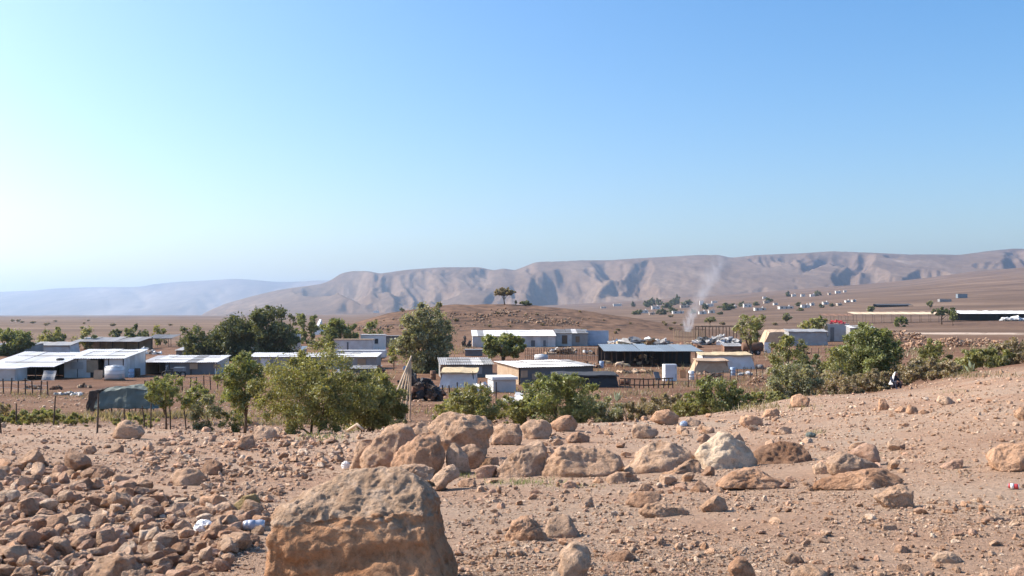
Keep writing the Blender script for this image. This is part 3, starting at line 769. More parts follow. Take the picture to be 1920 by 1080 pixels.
SHP = ['rounded', 'blocky', 'flat', 'angular', 'lumpy', 'oval']
NIND = 290
pr = random.Random(5); _lab = {}
for i, (sz, zi, x, y, z, r) in enumerate(ST[:NIND]):
    t = pr.choice(tints)
    me = STONE_ME[pr.randrange(6)] if sz > 30 else STONE_ME[pr.randrange(18)]
    lift = r * pr.uniform(0.05, 0.38) + (r * pr.uniform(0, .4) if zi == 0 else 0)
    o = link('stone', me, None, None, (x, y, z + lift), (pr.uniform(-.45, .45), pr.uniform(-.45, .45), pr.uniform(0, 6.28)), (r, r, r))
    b = pr.uniform(.85, 1.12)
    o['tint'] = [c * b for c in TINT[t]]
    sw = 'big' if sz > 36 else ('middling' if sz > 26 else 'small')
    px_, py_ = 960 + x / y * F, 590 - (z - CAMZ) / y * F
    mk = min(MARKS, key=lambda m: (m[0][0] - px_) ** 2 + ((m[0][1] - py_) * 1.6) ** 2)[1]
    sh = SHP[int(me['shape'])]
    tag(o, f'{sw} {TW[t]} {sh} stone {mk}', 'stone', 'loose stones on the slope'); _lab.setdefault(o['label'], []).append((px_, o))
for L, lst in _lab.items():
    if len(lst) < 2: continue
    lst.sort(key=lambda t: t[0]); n_ = len(lst)
    for i, (_, o) in enumerate(lst):
        w = 'leftmost' if i == 0 else ('rightmost' if i == n_ - 1 else ('middle' if n_ == 3 else f'{["first", "second", "third", "fourth", "fifth", "sixth", "seventh"][min(i, 6)]} from left'))
        o['label'] = f'{w} {L}'
# the rest of the stones and the gravel, too many to count
def scatter(name, items, sub, seed, label, flat=(.55, .9), dim=1.0, tl=None):
    U, Fc = ico(sub); n = len(items); r_ = np.random.RandomState(seed)
    nv = len(U); Vall = np.zeros((n, nv, 3)); T = np.zeros((n, nv, 4)); T[..., 3] = 1
    base = []
    for k in range(12):
        q = np.random.RandomState(seed * 31 + k)
        V = facet(U.copy(), q, 8, 0.45, 0.82, 0.04)
        V = V * q.uniform(.8, 1.2, size=(1, 3)) + q.normal(size=U.shape) * (0.05 if sub > 1 else 0.10)
        base.append(V)
    base = np.array(base)
    X_, Y_, Z_, R_ = (np.array([t[j] for t in items]) for j in (2, 3, 4, 5))
    b = base[r_.randint(0, 12, n)] * np.stack([r_.uniform(.8, 1.25, n), r_.uniform(.75, 1.15, n), r_.uniform(flat[0], flat[1], n)], 1)[:, None, :]
    a = r_.uniform(0, 6.28, n); c, s = np.cos(a), np.sin(a)
    tw = r_.uniform(-.5, .5, n); ct, st = np.cos(tw), np.sin(tw)
    y1 = b[..., 1] * ct[:, None] - b[..., 2] * st[:, None]; z1 = b[..., 1] * st[:, None] + b[..., 2] * ct[:, None]
    Vall[..., 0] = (b[..., 0] * c[:, None] - y1 * s[:, None]) * R_[:, None] + X_[:, None]
    Vall[..., 1] = (b[..., 0] * s[:, None] + y1 * c[:, None]) * R_[:, None] + Y_[:, None]
    Vall[..., 2] = z1 * R_[:, None] + (Z_ + R_ * r_.uniform(.1, .45, n))[:, None]
    tl = tl or tints; tn = np.array([TINT[k] for k in tl])[r_.randint(0, len(tl), n)] * r_.uniform(.85, 1.25, n)[:, None] * dim
    T[..., :3] = tn[:, None, :]
    Fa = (Fc[None] + (np.arange(n) * nv)[:, None, None]).reshape(-1, 3)
    me = mesh_np(name, Vall.reshape(-1, 3), Fa, False)
    set_tone(me, T.reshape(-1, 4))
    return tag(link(name, me, M_rubble), label, 'stones', kind='stuff')
_nb = sum(1 for t in ST if t[0] > 9.5)
scatter('rubble', ST[NIND:_nb], 2, 3, 'countless small tan stones strewn over the slope')
scatter('small_rubble', ST[_nb:], 1, 4, 'countless pebble-sized tan stones strewn over the slope')
n = 175000
px = rs.uniform(-60, 1980, n); py = 690 + 410 * rs.uniform(size=n) ** 0.8
x, y, z = pix_ground(px, py)
P3_ = np.stack([x * .55, y * .55, 0 * x], 1)
k = (y < 75) & (rs.uniform(size=n) < np.clip(0.50 + 1.4 * fbm(P3_, 4), 0.06, 1))
x, y, z = x[k], y[k], z[k]; n = len(x)
sz = 1.9 * (1 - rs.uniform(size=n) * (1 - (1.9 / 10.0) ** 2.2)) ** (-1 / 2.2)
sc = np.clip(9.0 / y, 0.85, 1.25)
_it = [(0, 0, x[i], y[i], z[i], sz[i] * sc[i] * y[i] / F * 0.55) for i in range(n)]
_c = [t for t, q in zip(_it, sz) if q > 4.0]; _f = [t for t, q in zip(_it, sz) if q <= 4.0]
scatter('gravel', _c, 1, 8, 'coarse reddish gravel scattered over the slope', (.5, .85), tl=['pale', 'white', 'pink', 'tan', 'white', 'brown'])
scatter('fine_gravel', _f, 0, 9, 'fine reddish gravel scattered over the slope', (.6, .95), tl=['pale', 'white', 'pink', 'tan', 'white', 'brown'])
# ------------------------------------------------------------------ plants
def leaf_material(name, c):
    m = bpy.data.materials.new(name); m.use_nodes = True
    nt = m.node_tree; nt.nodes.clear()
    out = nt.nodes.new('ShaderNodeOutputMaterial')
    at = N(nt, 'ShaderNodeAttribute'); at.attribute_name = 'tone'
    cc = mixc(nt, 1.0, at.outputs['Color'], tuple(c), 'MULTIPLY')
    d = N(nt, 'ShaderNodeBsdfDiffuse'); t = N(nt, 'ShaderNodeBsdfTranslucent'); mx = N(nt, 'ShaderNodeMixShader')
    g = N(nt, 'ShaderNodeBsdfGlossy'); g.inputs['Roughness'].default_value = 0.55
    mx2 = N(nt, 'ShaderNodeMixShader'); mx2.inputs[0].default_value = 0.05
    mx.inputs[0].default_value = 0.36
    nt.links.new(cc, d.inputs[0])
    tt = mixc(nt, 1.0, cc, (1.25, 1.2, 0.6), 'MULTIPLY'); nt.links.new(tt, t.inputs[0])
    nt.links.new(d.outputs[0], mx.inputs[1]); nt.links.new(t.outputs[0], mx.inputs[2])
    nt.links.new(mx.outputs[0], mx2.inputs[1]); nt.links.new(g.outputs[0], mx2.inputs[2])
    nt.links.new(mx2.outputs[0], out.inputs['Surface'])
    return m
LEAF = {'olive': leaf_material('olive_leaf', (0.26, 0.255, 0.10)), 'green': leaf_material('green_leaf', (0.235, 0.255, 0.10)),
        'dark': leaf_material('dark_leaf', (0.16, 0.175, 0.085)), 'grey': leaf_material('grey_green_leaf', (0.28, 0.275, 0.165)),
        'light': leaf_material('light_leaf', (0.31, 0.305, 0.13)), 'dry': leaf_material('dry_brush', (0.32, 0.26, 0.165)), 'cactus': leaf_material('pale_cactus', (0.36, 0.40, 0.26))}
M_bark = plain('bark', (0.16, 0.115, 0.08), 0.95, 0.3, 6.0, bmp=0.02)
M_darkbark = plain('dark_bark', (0.035, 0.026, 0.022), 0.95, 0.3, 6.0, bmp=0.02)

def leaves_mesh(cent, rad, per, leaf, rs, asp=0.42, up=0.2, streak=None):
    """rhombic leaves spread through clumps with uneven outlines"""
    n = len(cent) * per
    ci = np.repeat(np.arange(len(cent)), per)
    u = rs.normal(size=(n, 3)); u /= np.linalg.norm(u, axis=1)[:, None]
    r = rs.uniform(size=n) ** 0.45 * rs.uniform(.7, 1.3, n)
    C = cent[ci] + u * (rad[ci] * r)[:, None] * np.array([1, 1, .85])
    if streak is not None: C = C + streak * rs.uniform(-1, 1, n)[:, None] * rad[ci][:, None]
    a = rs.normal(size=(n, 3)) + np.array([0, 0, up]); a /= np.linalg.norm(a, axis=1)[:, None]
    b = np.cross(a, rs.normal(size=(n, 3))); b /= np.linalg.norm(b, axis=1)[:, None]
    L = leaf * rs.uniform(.55, 1.35, n)
    a = a * L[:, None]; b = b * (L * asp)[:, None]
    V = np.stack([C - a, C + b, C + a, C - b], 1).reshape(-1, 3)
    Fq = np.arange(n * 4).reshape(n, 4)
    tone = rs.uniform(.75, 1.2, len(cent))[ci] * rs.uniform(.75, 1.25, n)
    T = np.stack([tone * rs.uniform(.92, 1.12, n), tone, tone * rs.uniform(.8, 1.1, n), np.ones(n)], 1)
    return V, Fq, np.repeat(T, 4, 0)

def plant(name, label, cat, px, Y, w_px, top_py, leaf, kind='bush', seed=1, dens=1.0, trunk_frac=0.3, depth=None, group=None, bark=None, lean=0.0, lsize=1.0):
    base = on(px, Y); s = Y / F
    W = w_px * s; Ht = max(0.25, CAMZ + (590 - top_py) * s - base.z)
    return plant_at(name, label, cat, base, W, Ht, leaf, kind, seed, dens, trunk_frac, group, bark, lean, lsize, px_size=w_px)

_plant_me = {}
def plant_at(name, label, cat, base, W, Ht, leaf, kind='bush', seed=1, dens=1.0, trunk_frac=0.3, group=None, bark=None, lean=0.0, lsize=1.0, px_size=50):
    rs = np.random.RandomState(seed)
    rx = W / 2 * 1.16
    if kind == 'bush':
        z0, z1 = 0.0, Ht
    elif kind == 'tree' and trunk_frac < 0.2:
        z0, z1 = -Ht * 0.12, Ht
    elif kind == 'tree':
        z0, z1 = Ht * trunk_frac, Ht
    else:
        z0, z1 = Ht * 0.45, Ht
    rz = (z1 - z0) / 2; cz = (z0 + z1) / 2
    nc = int(np.clip(px_size * 0.80 * dens, 18, 130))
    cent = []
    while len(cent) < nc:
        p = rs.uniform(-1, 1, 3)
        d = np.linalg.norm(p)
        if d > 1 or d < 0.25: continue
        if kind == 'umbrella' and p[2] < -0.5: continue
        q = p * (0.74 + 0.30 * rs.uniform())
        q[0] *= rx; q[1] *= rx * 0.85; q[2] = cz + q[2] * rz
        if kind == 'bush':                        # wide skirt
            f = 1 - 0.25 * max(0, (q[2] - cz) / rz) ** 2
            q[0] *= f; q[1] *= f
        q[0] += lean * q[2]
        q[2] = max(q[2], 0.03 * Ht)
        cent.append(q)
    cent = np.array(cent)
    rad = min(rx, rz) * rs.uniform(.17, .36, nc) * (1.25 if nc < 24 else 1.0)
    # sprays that break the outline
    ns = int(nc * 0.9)
    sp = cent[rs.randint(0, nc, ns)].copy()
    cm = np.array([lean * cz, 0, cz]); dr = sp - cm; dr /= (np.linalg.norm(dr, axis=1)[:, None] + 1e-6)
    sp = sp + dr * (min(rx, rz) * rs.uniform(.04, .24, ns))[:, None]
    sp[:, 2] = np.maximum(sp[:, 2], 0.02 * Ht)
    cent2 = np.concatenate([cent, sp]); rad2 = np.concatenate([rad, min(rx, rz) * rs.uniform(.07, .16, ns)])
    px_m = W / px_size
    lf = max(2.75 * px_m, 0.02) * lsize
    per = int(np.clip(72 * dens, 16, 105) * np.clip(px_size / 70, 0.45, 1.6))
    V, Fq, T = leaves_mesh(cent2, rad2, per, lf, rs)
    root = empty(name, base)
    me = mesh_np('crown', V, Fq, False); set_tone(me, T)
    link('crown', me, LEAF[leaf], root)
    b = MB()
    tr = max(0.03 * Ht, 0.03) * (1.0 if kind != 'bush' else .6) * (.55 if name == 'small_tree' else 1.0)
    if kind == 'bush':
        for k in range(5):
            t = cent[rs.randint(nc)]
            b.tube([(rs.uniform(-.1, .1) * rx, rs.uniform(-.1, .1) * rx, -0.1), tuple(t * np.array([.45, .45, .5]) + rs.normal(size=3) * .03 * rx), tuple(t)], [tr, tr * .6, tr * .2], 6)
    else:
        top = (lean * z0 + rs.uniform(-.05, .05) * rx, 0, z0 + rz * 0.35)
        mid = (lean * z0 * .5 + rs.uniform(-.07, .07) * rx, rs.uniform(-.05, .05) * rx, z0 * 0.6)
        b.tube([(0, 0, -0.15), mid, top], [tr * 1.5, tr, tr * .7], 8)
        for k in range(7):
            t = cent[rs.randint(nc)]
            m2 = (np.array(mid) * .3 + np.array(top) * .3 + t * .4)
            b.tube([mid if k % 2 else top, tuple(m2), tuple(t)], [tr * .7, tr * .45, tr * .15], 6)
    b.build('trunk' if kind != 'bush' else 'stems', bark or M_bark, root, True)
    return tag(root, label, cat, group)

PLANTS = [
 # name, label, cat, px, Y, w, top, leaf, kind, dens, trunk_frac
 ('bush', 'big rounded olive bush spilling over the slope edge behind the huge block', 'bush', 590, 27.5, 205, 648, 'olive', 'bush', 1.9, 0),
 ('bush', 'lower olive bush joined to the right of the big rounded one', 'bush', 695, 30, 120, 697, 'olive', 'bush', 1.2, 0),
 ('small_tree', 'small bright green tree on two thin trunks left of the big olive bush', 'tree', 458, 31, 84, 664, 'green', 'tree', 1.1, .3),
 ('small_tree', 'thin-trunked small green tree right of the dark tarpaulin heap', 'tree', 312, 33, 70, 702, 'green', 'tree', .8, .38),
 ('small_tree', 'low spindly green tree between the tarpaulin heap and the two-trunk tree', 'tree', 368, 34, 60, 716, 'green', 'tree', .7, .3),
 ('bush', 'low greyish bush under the spindly trees at the fence', 'bush', 388, 33, 62, 742, 'grey', 'bush', .8, 0),
 ('bush', 'low olive scrub behind the fence posts at the far left', 'bush', 62, 35, 120, 766, 'light', 'bush', .8, 0),
 ('bush', 'small olive scrub at the left picture edge by the fence', 'bush', 5, 36, 60, 758, 'dry', 'bush', .7, 0),
 ('bush', 'thin olive bush just behind the flat-topped slab boulder', 'bush', 893, 42, 96, 715, 'olive', 'bush', .9, 0),
 ('bush', 'bushy green shrub in front of the white-roofed tan-ended hut', 'bush', 1048, 40, 120, 697, 'green', 'bush', 1.0, 0),
 ('bush', 'low green bush left of the shrub before the tan-ended hut', 'bush', 975, 44, 90, 738, 'olive', 'bush', .9, 0),
 ('bush', 'low dull green bush right of the shrub before the tan-ended hut', 'bush', 1122, 43, 100, 742, 'grey', 'bush', .9, 0),
 ('bush', 'brownish low brush below the white upright cabinet', 'bush', 1262, 45, 120, 738, 'dry', 'bush', .9, 0),
 ('bush', 'dark green bush behind the smooth orange boulder', 'bush', 1345, 42, 92, 708, 'green', 'bush', 1.0, 0),
 ('bush', 'light olive low bush right of the dark green one', 'bush', 1430, 42, 88, 733, 'light', 'bush', .9, 0),
 ('bush', 'grey-green round bush above the orange boulder at the shadow edge', 'bush', 1488, 56, 92, 678, 'grey', 'bush', 1.0, 0),
 ('bush', 'olive bush in front of the grey tent wall at the right', 'bush', 1478, 78, 70, 624, 'olive', 'bush', .9, 0),
 ('bush', 'dark low bush between the grey-green and the big green one', 'bush', 1522, 72, 56, 655, 'dark', 'bush', .8, 0),
 ('bush', 'big green bush in front of the red-topped booth', 'bush', 1625, 72, 112, 612, 'green', 'bush', 1.2, 0),
 ('bush', 'olive lobe of bush at the left foot of the big green one', 'bush', 1572, 67, 66, 645, 'olive', 'bush', .9, 0),
 ('bush', 'dry brown brush behind the seated person', 'bush', 1648, 63, 105, 692, 'dry', 'bush', .9, 0),
 ('bush', 'wide dry grey-brown brush right behind the seated person', 'bush', 1748, 68, 140, 672, 'dry', 'bush', 1.0, 0),
 ('bush', 'small round green bush in front of the stone heaps on the right', 'bush', 1748, 90, 58, 634, 'olive', 'bush', .9, 0),
 ('bush', 'olive bush at the crest of the right slope', 'bush', 1850, 64, 92, 650, 'olive', 'bush', 1.0, 0),
 ('bush', 'grey-brown bush at the right picture edge above the slope', 'bush', 1902, 76, 100, 638, 'dry', 'bush', 1.0, 0),
 ('bush', 'tiny green shrub on the red earth below the tent with a lit side', 'bush', 1460, 95, 26, 648, 'grey', 'bush', .8, 0),
 ('bush', 'loose olive bush filling the gully left of the leaned poles', 'bush', 680, 36, 80, 726, 'light', 'bush', .8, 0),
 ('bush', 'pale loose scrub right of the branch heap', 'bush', 845, 45, 70, 745, 'light', 'bush', .7, 0),
 ('bush', 'dull scrub in the gully right of the dull green bush', 'bush', 1180, 44, 90, 752, 'dry', 'bush', .7, 0),
 ('bush', 'loose green scrub between the brownish brush and the dark green bush', 'bush', 1300, 43, 70, 745, 'olive', 'bush', .8, 0),
 ('bush', 'thin pale scrub at the foot of the light olive bush', 'bush', 1390, 44, 60, 752, 'light', 'bush', .7, 0),
 ('bush', 'dry scrub in the hollow below the big green bush', 'bush', 1590, 60, 70, 690, 'dry', 'bush', .7, 0),
 ('bush', 'olive scrub between the small round bush and the crest', 'bush', 1795, 70, 70, 665, 'olive', 'bush', .8, 0),
 ('bush', 'wide grey scrub under the leaning poles', 'bush', 738, 40, 60, 764, 'grey', 'bush', .7, 0),
 ('bush', 'low pale scrub below the tarpaulin heap', 'bush', 250, 36, 90, 778, 'light', 'bush', .6, 0),
 ('bush', 'low olive scrub below the scraps left of the tarpaulin', 'bush', 140, 37, 70, 775, 'olive', 'bush', .6, 0),
 ('bush', 'low olive scrub under the two-trunk tree', 'bush', 440, 33, 60, 765, 'olive', 'bush', .6, 0),
 ('bush', 'dry bush on the near bank below the dark low bush', 'bush', 1535, 62, 60, 685, 'dry', 'bush', .7, 0),
 # hamlet
 ('tree', 'tall bushy grey-green tree left of the hamlet centre', 'tree', 795, 116, 100, 573, 'grey', 'tree', 1.4, .12),
 ('tree', 'round bright green tree on a bare trunk among the huts', 'tree', 944, 106, 78, 623, 'green', 'tree', 1.3, .42),
 ('small_tree', 'small light green tree beside the white trailer', 'tree', 738, 122, 26, 643, 'light', 'tree', .9, .2),
 ('tree', 'tallest dark tree of the big clump on the left', 'tree', 505, 150, 90, 573, 'dark', 'tree', 1.3, .1),
 ('tree', 'wide dark green tree in the middle of the left clump', 'tree', 438, 150, 90, 588, 'dark', 'tree', 1.3, .1),
 ('tree', 'low dark green tree at the left end of the clump', 'tree', 375, 150, 66, 610, 'dark', 'tree', 1.1, .1),
 ('tree', 'narrow dark tree at the right end of the left clump', 'tree', 543, 153, 36, 590, 'dark', 'tree', 1.0, .1),
 ('tree', 'bushy green tree left of the white caravans', 'tree', 636, 190, 62, 592, 'green', 'tree', 1.1, .1),
 ('small_tree', 'small green tree above the white caravans', 'tree', 700, 200, 32, 600, 'green', 'tree', .9, .15),
 ('small_tree', 'round green tree standing behind the dark left clump', 'tree', 575, 225, 42, 583, 'green', 'tree', 1.0, .1),
 ('tree', 'green tree cut by the left picture edge behind the sheds', 'tree', 12, 168, 82, 611, 'green', 'tree', 1.1, .1),
 ('small_tree', 'light green tree second from the left edge behind the sheds', 'tree', 90, 185, 40, 615, 'light', 'tree', 1.0, .1),
 ('small_tree', 'little dark tree behind the light green one on the left', 'tree', 111, 232, 22, 612, 'green', 'tree', .8, .15),
 ('small_tree', 'light green tree at the left end of the long open shelter', 'tree', 158, 200, 34, 612, 'light', 'tree', .9, .1),
 ('small_tree', 'tiny dark tree above the long open shelter', 'tree', 215, 235, 18, 614, 'dark', 'tree', .8, .2),
 ('tree', 'dark round tree between the two open shelters on the left', 'tree', 253, 205, 44, 611, 'dark', 'tree', 1.0, .1),
 ('small_tree', 'small olive tree above the right one of the open shelters', 'tree', 300, 225, 26, 606, 'olive', 'tree', .9, .15),
 ('tree', 'sparse light green tree right of the bare pole frame', 'tree', 1404, 148, 56, 583, 'light', 'tree', .75, .3),
 ('bush', 'pale olive bush left of the red-topped booth', 'bush', 1527, 235, 50, 592, 'light', 'bush', .9, 0),
 ('small_tree', 'little round tree by the slatted shelter on the right', 'tree', 1688, 390, 24, 594, 'green', 'tree', .9, .15),
 ('tree', 'flat-topped dark green tree in the gap of the long shelter', 'tree', 1766, 420, 44, 576, 'dark', 'umbrella', 1.0, .3),
 ('small_tree', 'small green tree right below the flat-topped one', 'tree', 1787, 390, 15, 585, 'green', 'tree', .8, .4),
 ('small_tree', 'tiny tree on the plain left of the slatted shelter', 'tree', 1476, 480, 14, 588, 'grey', 'tree', .7, .3),
 ('small_tree', 'tiny flat tree on the plain right of the smoke', 'tree', 1332, 430, 18, 594, 'grey', 'umbrella', .7, .4),
 ('small_tree', 'tiny tree above the slatted shelter at the right', 'tree', 1633, 700, 10, 575, 'grey', 'tree', .6, .3),
 ('small_tree', 'tiny pale tree below the grey hut on the far slope', 'tree', 1744, 800, 8, 564, 'grey', 'tree', .6, .3),
]
for i, p in enumerate(PLANTS):
    nm, lab, cat, px, Y, w, top, leaf, kind, dens, tf = p
    plant(nm, lab, cat, px, Y, w, top, leaf, kind, 300 + i, dens, tf, group='bushes and trees in and around the hamlet')
# lone tree on the hill top
def hill_pt(px, d=0):
    ys = np.linspace(240, 330, 200); xs = (px - 960) / F * ys
    k = int(np.argmin(590 - (H(xs, ys) - CAMZ) * F / ys)); return on(px, ys[k] + d)
b_ = hill_pt(946, -3); s_ = b_.y / F
plant_at('tree', 'lone umbrella-shaped tree standing on the low hill', 'tree', b_, 35 * s_, 31 * s_, 'dry', 'umbrella', 77, 1.6, .4, px_size=60)
for j, (px, w, h, lf, lab) in enumerate([(985, 22, 8, 'dark', 'dark low bush right of the lone tree on the hill'), (967, 6, 9, 'dark', 'tiny dark shrub just right of the lone tree trunk'),
        (754, 9, 8, 'dark', 'tiny dark shrub at the left shoulder of the low hill'), (800, 5, 6, 'dry', 'tiny shrub on the skyline of the low hill')]):
    b_ = hill_pt(px, -4); s_ = b_.y / F
    plant_at('shrub', lab, 'shrub', b_, w * s_, h * s_, lf, 'bush', 500 + j, .8, px_size=26, group='shrubs on the low hill')
# pale broad-leaved plants
def pale_plant(label, px, Y, w_px, h_px, seed):
    rs_ = random.Random(seed); base = on(px, Y); s = Y / F
    root = empty('succulent_plant', base)
    for k in range(9):
        a = rs_.uniform(0, 6.28); t = rs_.uniform(.1, .8); L = h_px * s * rs_.uniform(.6, 1.05); wd = w_px * s * 0.11
        d = Vector((math.cos(a) * math.sin(t), math.sin(a) * math.sin(t), math.cos(t))); n = d.orthogonal().normalized(); sd = d.cross(n)
        b = MB(); th = n * wd * .25
        P = [Vector((0, 0, 0)), d * L * .45 + sd * wd, d * L, d * L * .45 - sd * wd]
        b.add([p + th for p in P] + [p - th for p in P], [(0, 1, 2, 3), (7, 6, 5, 4), (0, 4, 5, 1), (1, 5, 6, 2), (2, 6, 7, 3), (3, 7, 4, 0)])
        me = b.mesh('leaf'); set_tone(me, np.full(8, rs_.uniform(.8, 1.2))); link('leaf', me, LEAF['cactus'], root)
    tag(root, label, 'plant')
pale_plant('pale thick-leaved plant at the foot of the olive bush on the crest', 1820, 58, 22, 24, 3)
pale_plant('pale thick-leaved plant on the red earth left of the white cabinet', 1156, 62, 16, 22, 4)
pale_plant('pale thick-leaved plant at the left foot of the big green bush', 1558, 66, 14, 16, 6)
pale_plant('pale thick-leaved plant beside the light olive low bush', 1437, 52, 16, 22, 8)

# grass tufts and ground cover: nobody could count these
def grass(name, label, patches, leaf, seed, ymax=120):
    rs_ = np.random.RandomState(seed); Vs = []; Ts = []
    for (px, py, w, h, n, hh) in patches:
        x, y, z = pix_ground(px + rs_.normal(size=n) * w / 2.5, py + rs_.normal(size=n) * h / 2.5)
        k = y < ymax; x, y, z = x[k], y[k], z[k]; m = len(x)
        L = hh * rs_.uniform(.5, 1.3, m) * y / F
        a = rs_.uniform(0, 6.28, m); w_ = L * .10
        dx, dy = np.cos(a), np.sin(a); lx, ly = rs_.normal(size=m) * .35 * L, rs_.normal(size=m) * .35 * L
        B = np.stack([x, y, z - .01], 1)
        V = np.stack([B + np.stack([dx * w_, dy * w_, 0 * x], 1), B - np.stack([dx * w_, dy * w_, 0 * x], 1), B + np.stack([lx, ly, L], 1)], 1)
        Vs.append(V.reshape(-1, 3)); t = rs_.uniform(.7, 1.3, m); Ts.append(np.repeat(t, 3))
    V = np.concatenate(Vs); me = mesh_np(name, V, np.arange(len(V)).reshape(-1, 3)); set_tone(me, np.concatenate(Ts))
    tag(link(name, me, LEAF[leaf]), label, 'grass', kind='stuff')
grass('green_grass', 'thin green grass sprouting at the foot of the boulders and on the slope',
      [(980, 906, 90, 8, 260, 9), (1080, 912, 90, 6, 160, 7), (870, 893, 40, 8, 140, 8), (1790, 735, 60, 8, 300, 3), (1800, 880, 60, 20, 160, 5), (1640, 850, 30, 10, 80, 5), (600, 822, 60, 8, 160, 10), (1530, 812, 20, 5, 70, 6)], 'green', 4)
grass('dry_grass', 'dry grass and low scrub covering the gully bottom',
      [(60, 790, 160, 6, 1500, 12), (300, 782, 240, 6, 1500, 12), (520, 795, 120, 6, 600, 10), (1000, 775, 260, 8, 1500, 11), (1300, 765, 240, 10, 1500, 11), (1480, 735, 120, 10, 700, 9), (1700, 705, 260, 6, 1600, 8), (1880, 672, 120, 6, 700, 7)], 'dry', 6)

grass('yard_scrub', 'dry tufts and weeds scattered over the red earth between the huts',
      [(rx_, ry_, 90, 10, 260, 7) for rx_, ry_ in [(60, 742), (200, 745), (330, 735), (430, 742), (560, 720), (720, 735), (850, 735), (1000, 735), (1110, 745), (1200, 738), (1290, 722), (1400, 715), (1470, 700), (1540, 690), (1640, 665), (1240, 700), (1330, 690), (470, 700), (700, 705), (1120, 700), (1480, 670), (1720, 662), (1850, 655), (1600, 655), (860, 660), (1180, 660), (760, 665), (1420, 662)]], 'dry', 16, 320)
# ------------------------------------------------------------------ the hamlet
MT = {
 'white': plain('white_sheet', (0.84, 0.82, 0.78), 0.5, 0.14, 0.7, dirt=(.50,.42,.34)),
 'whitewall': plain('white_plastic_sheeting', (0.66, 0.65, 0.64), 0.6, 0.26, 0.8, bmp=0.03, dirt=(.42,.35,.28)),
 'grey': plain('grey_sheet', (0.34, 0.335, 0.33), 0.6, 0.2, 1.0),
 'dkgrey': plain('dark_grey_sheet', (0.17, 0.17, 0.175), 0.65, 0.2, 1.0),
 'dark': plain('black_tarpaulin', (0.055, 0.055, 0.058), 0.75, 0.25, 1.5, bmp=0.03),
 'tan': plain('sackcloth', (0.50, 0.36, 0.24), 0.9, 0.2, 1.6, bmp=0.03),
 'straw': plain('straw_mat', (0.56, 0.44, 0.27), 0.95, 0.3, 3.0, bmp=0.03),
 'green': plain('green_grey_tarpaulin', (0.135, 0.165, 0.145), 0.75, 0.25, 1.2, bmp=0.03),
 'blue': plain('pale_blue_sheet', (0.36, 0.46, 0.60), 0.6, 0.15, 1.2),
 'bluegrey': plain('blue_grey_sheet', (0.22, 0.26, 0.29), 0.5, 0.2, 0.8),
 'wood': plain('weathered_timber', (0.22, 0.145, 0.09), 0.9, 0.3, 4.0),
 'dkwood': plain('dark_timber', (0.085, 0.06, 0.045), 0.9, 0.3, 4.0),
 'palewood': plain('pale_timber', (0.62, 0.48, 0.34), 0.85, 0.25, 4.0),
 'rust': plain('rusty_sheet', (0.26, 0.14, 0.085), 0.85, 0.35, 2.0),
 'red': plain('red_cloth', (0.62, 0.07, 0.08), 0.85, 0.15, 2.0),
 'orange': plain('orange_plastic', (0.72, 0.36, 0.16), 0.7, 0.15, 2.0),
 'tyre': plain('black_rubber', (0.03, 0.03, 0.032), 0.8, 0.2, 5.0),
 'plastic': plain('white_plastic', (0.80, 0.80, 0.80), 0.4, 0.08, 2.0),
 'metal': plain('dull_metal', (0.42, 0.42, 0.43), 0.4, 0.2, 3.0, metallic=0.7),
}
def gp(px, py): return ground_at(px, py, 46.0, 1200.0)
def zat(py, Y): return CAMZ + (590 - py) * Y / F

_sheet_cache = {}
def corr_sheet(w, L, matkey, waves=5, amp=0.018):
    """one corrugated sheet lying along +y, closed underneath"""
    k = (round(w, 2), round(L, 2), matkey)
    if k in _sheet_cache: return _sheet_cache[k]
    n = waves * 4; V = []; Fs = []
    for j, yy in enumerate((0, L)):
        for i in range(n + 1):
            V.append((w * i / n, yy, amp * math.sin(2 * math.pi * i / 4)))
    m = len(V)
    V += [(x, y, z - 0.02) for x, y, z in V]
    for i in range(n):
        Fs.append((i, i + 1, n + 2 + i, n + 1 + i)); Fs.append((m + i + 1, m + i, m + n + 1 + i, m + n + 2 + i))
        Fs.append((i, m + i, m + i + 1, i + 1)); Fs.append((n + 1 + i, n + 2 + i, m + n + 2 + i, m + n + 1 + i))
    Fs.append((0, n + 1, m + n + 1, m)); Fs.append((n, m + n, m + 2 * n + 1, 2 * n + 1))
    me = bpy.data.meshes.new('roof_sheet'); me.from_pydata(V, [], Fs); me.update(); me.materials.append(MT[matkey])
    _sheet_cache[k] = me
    return me

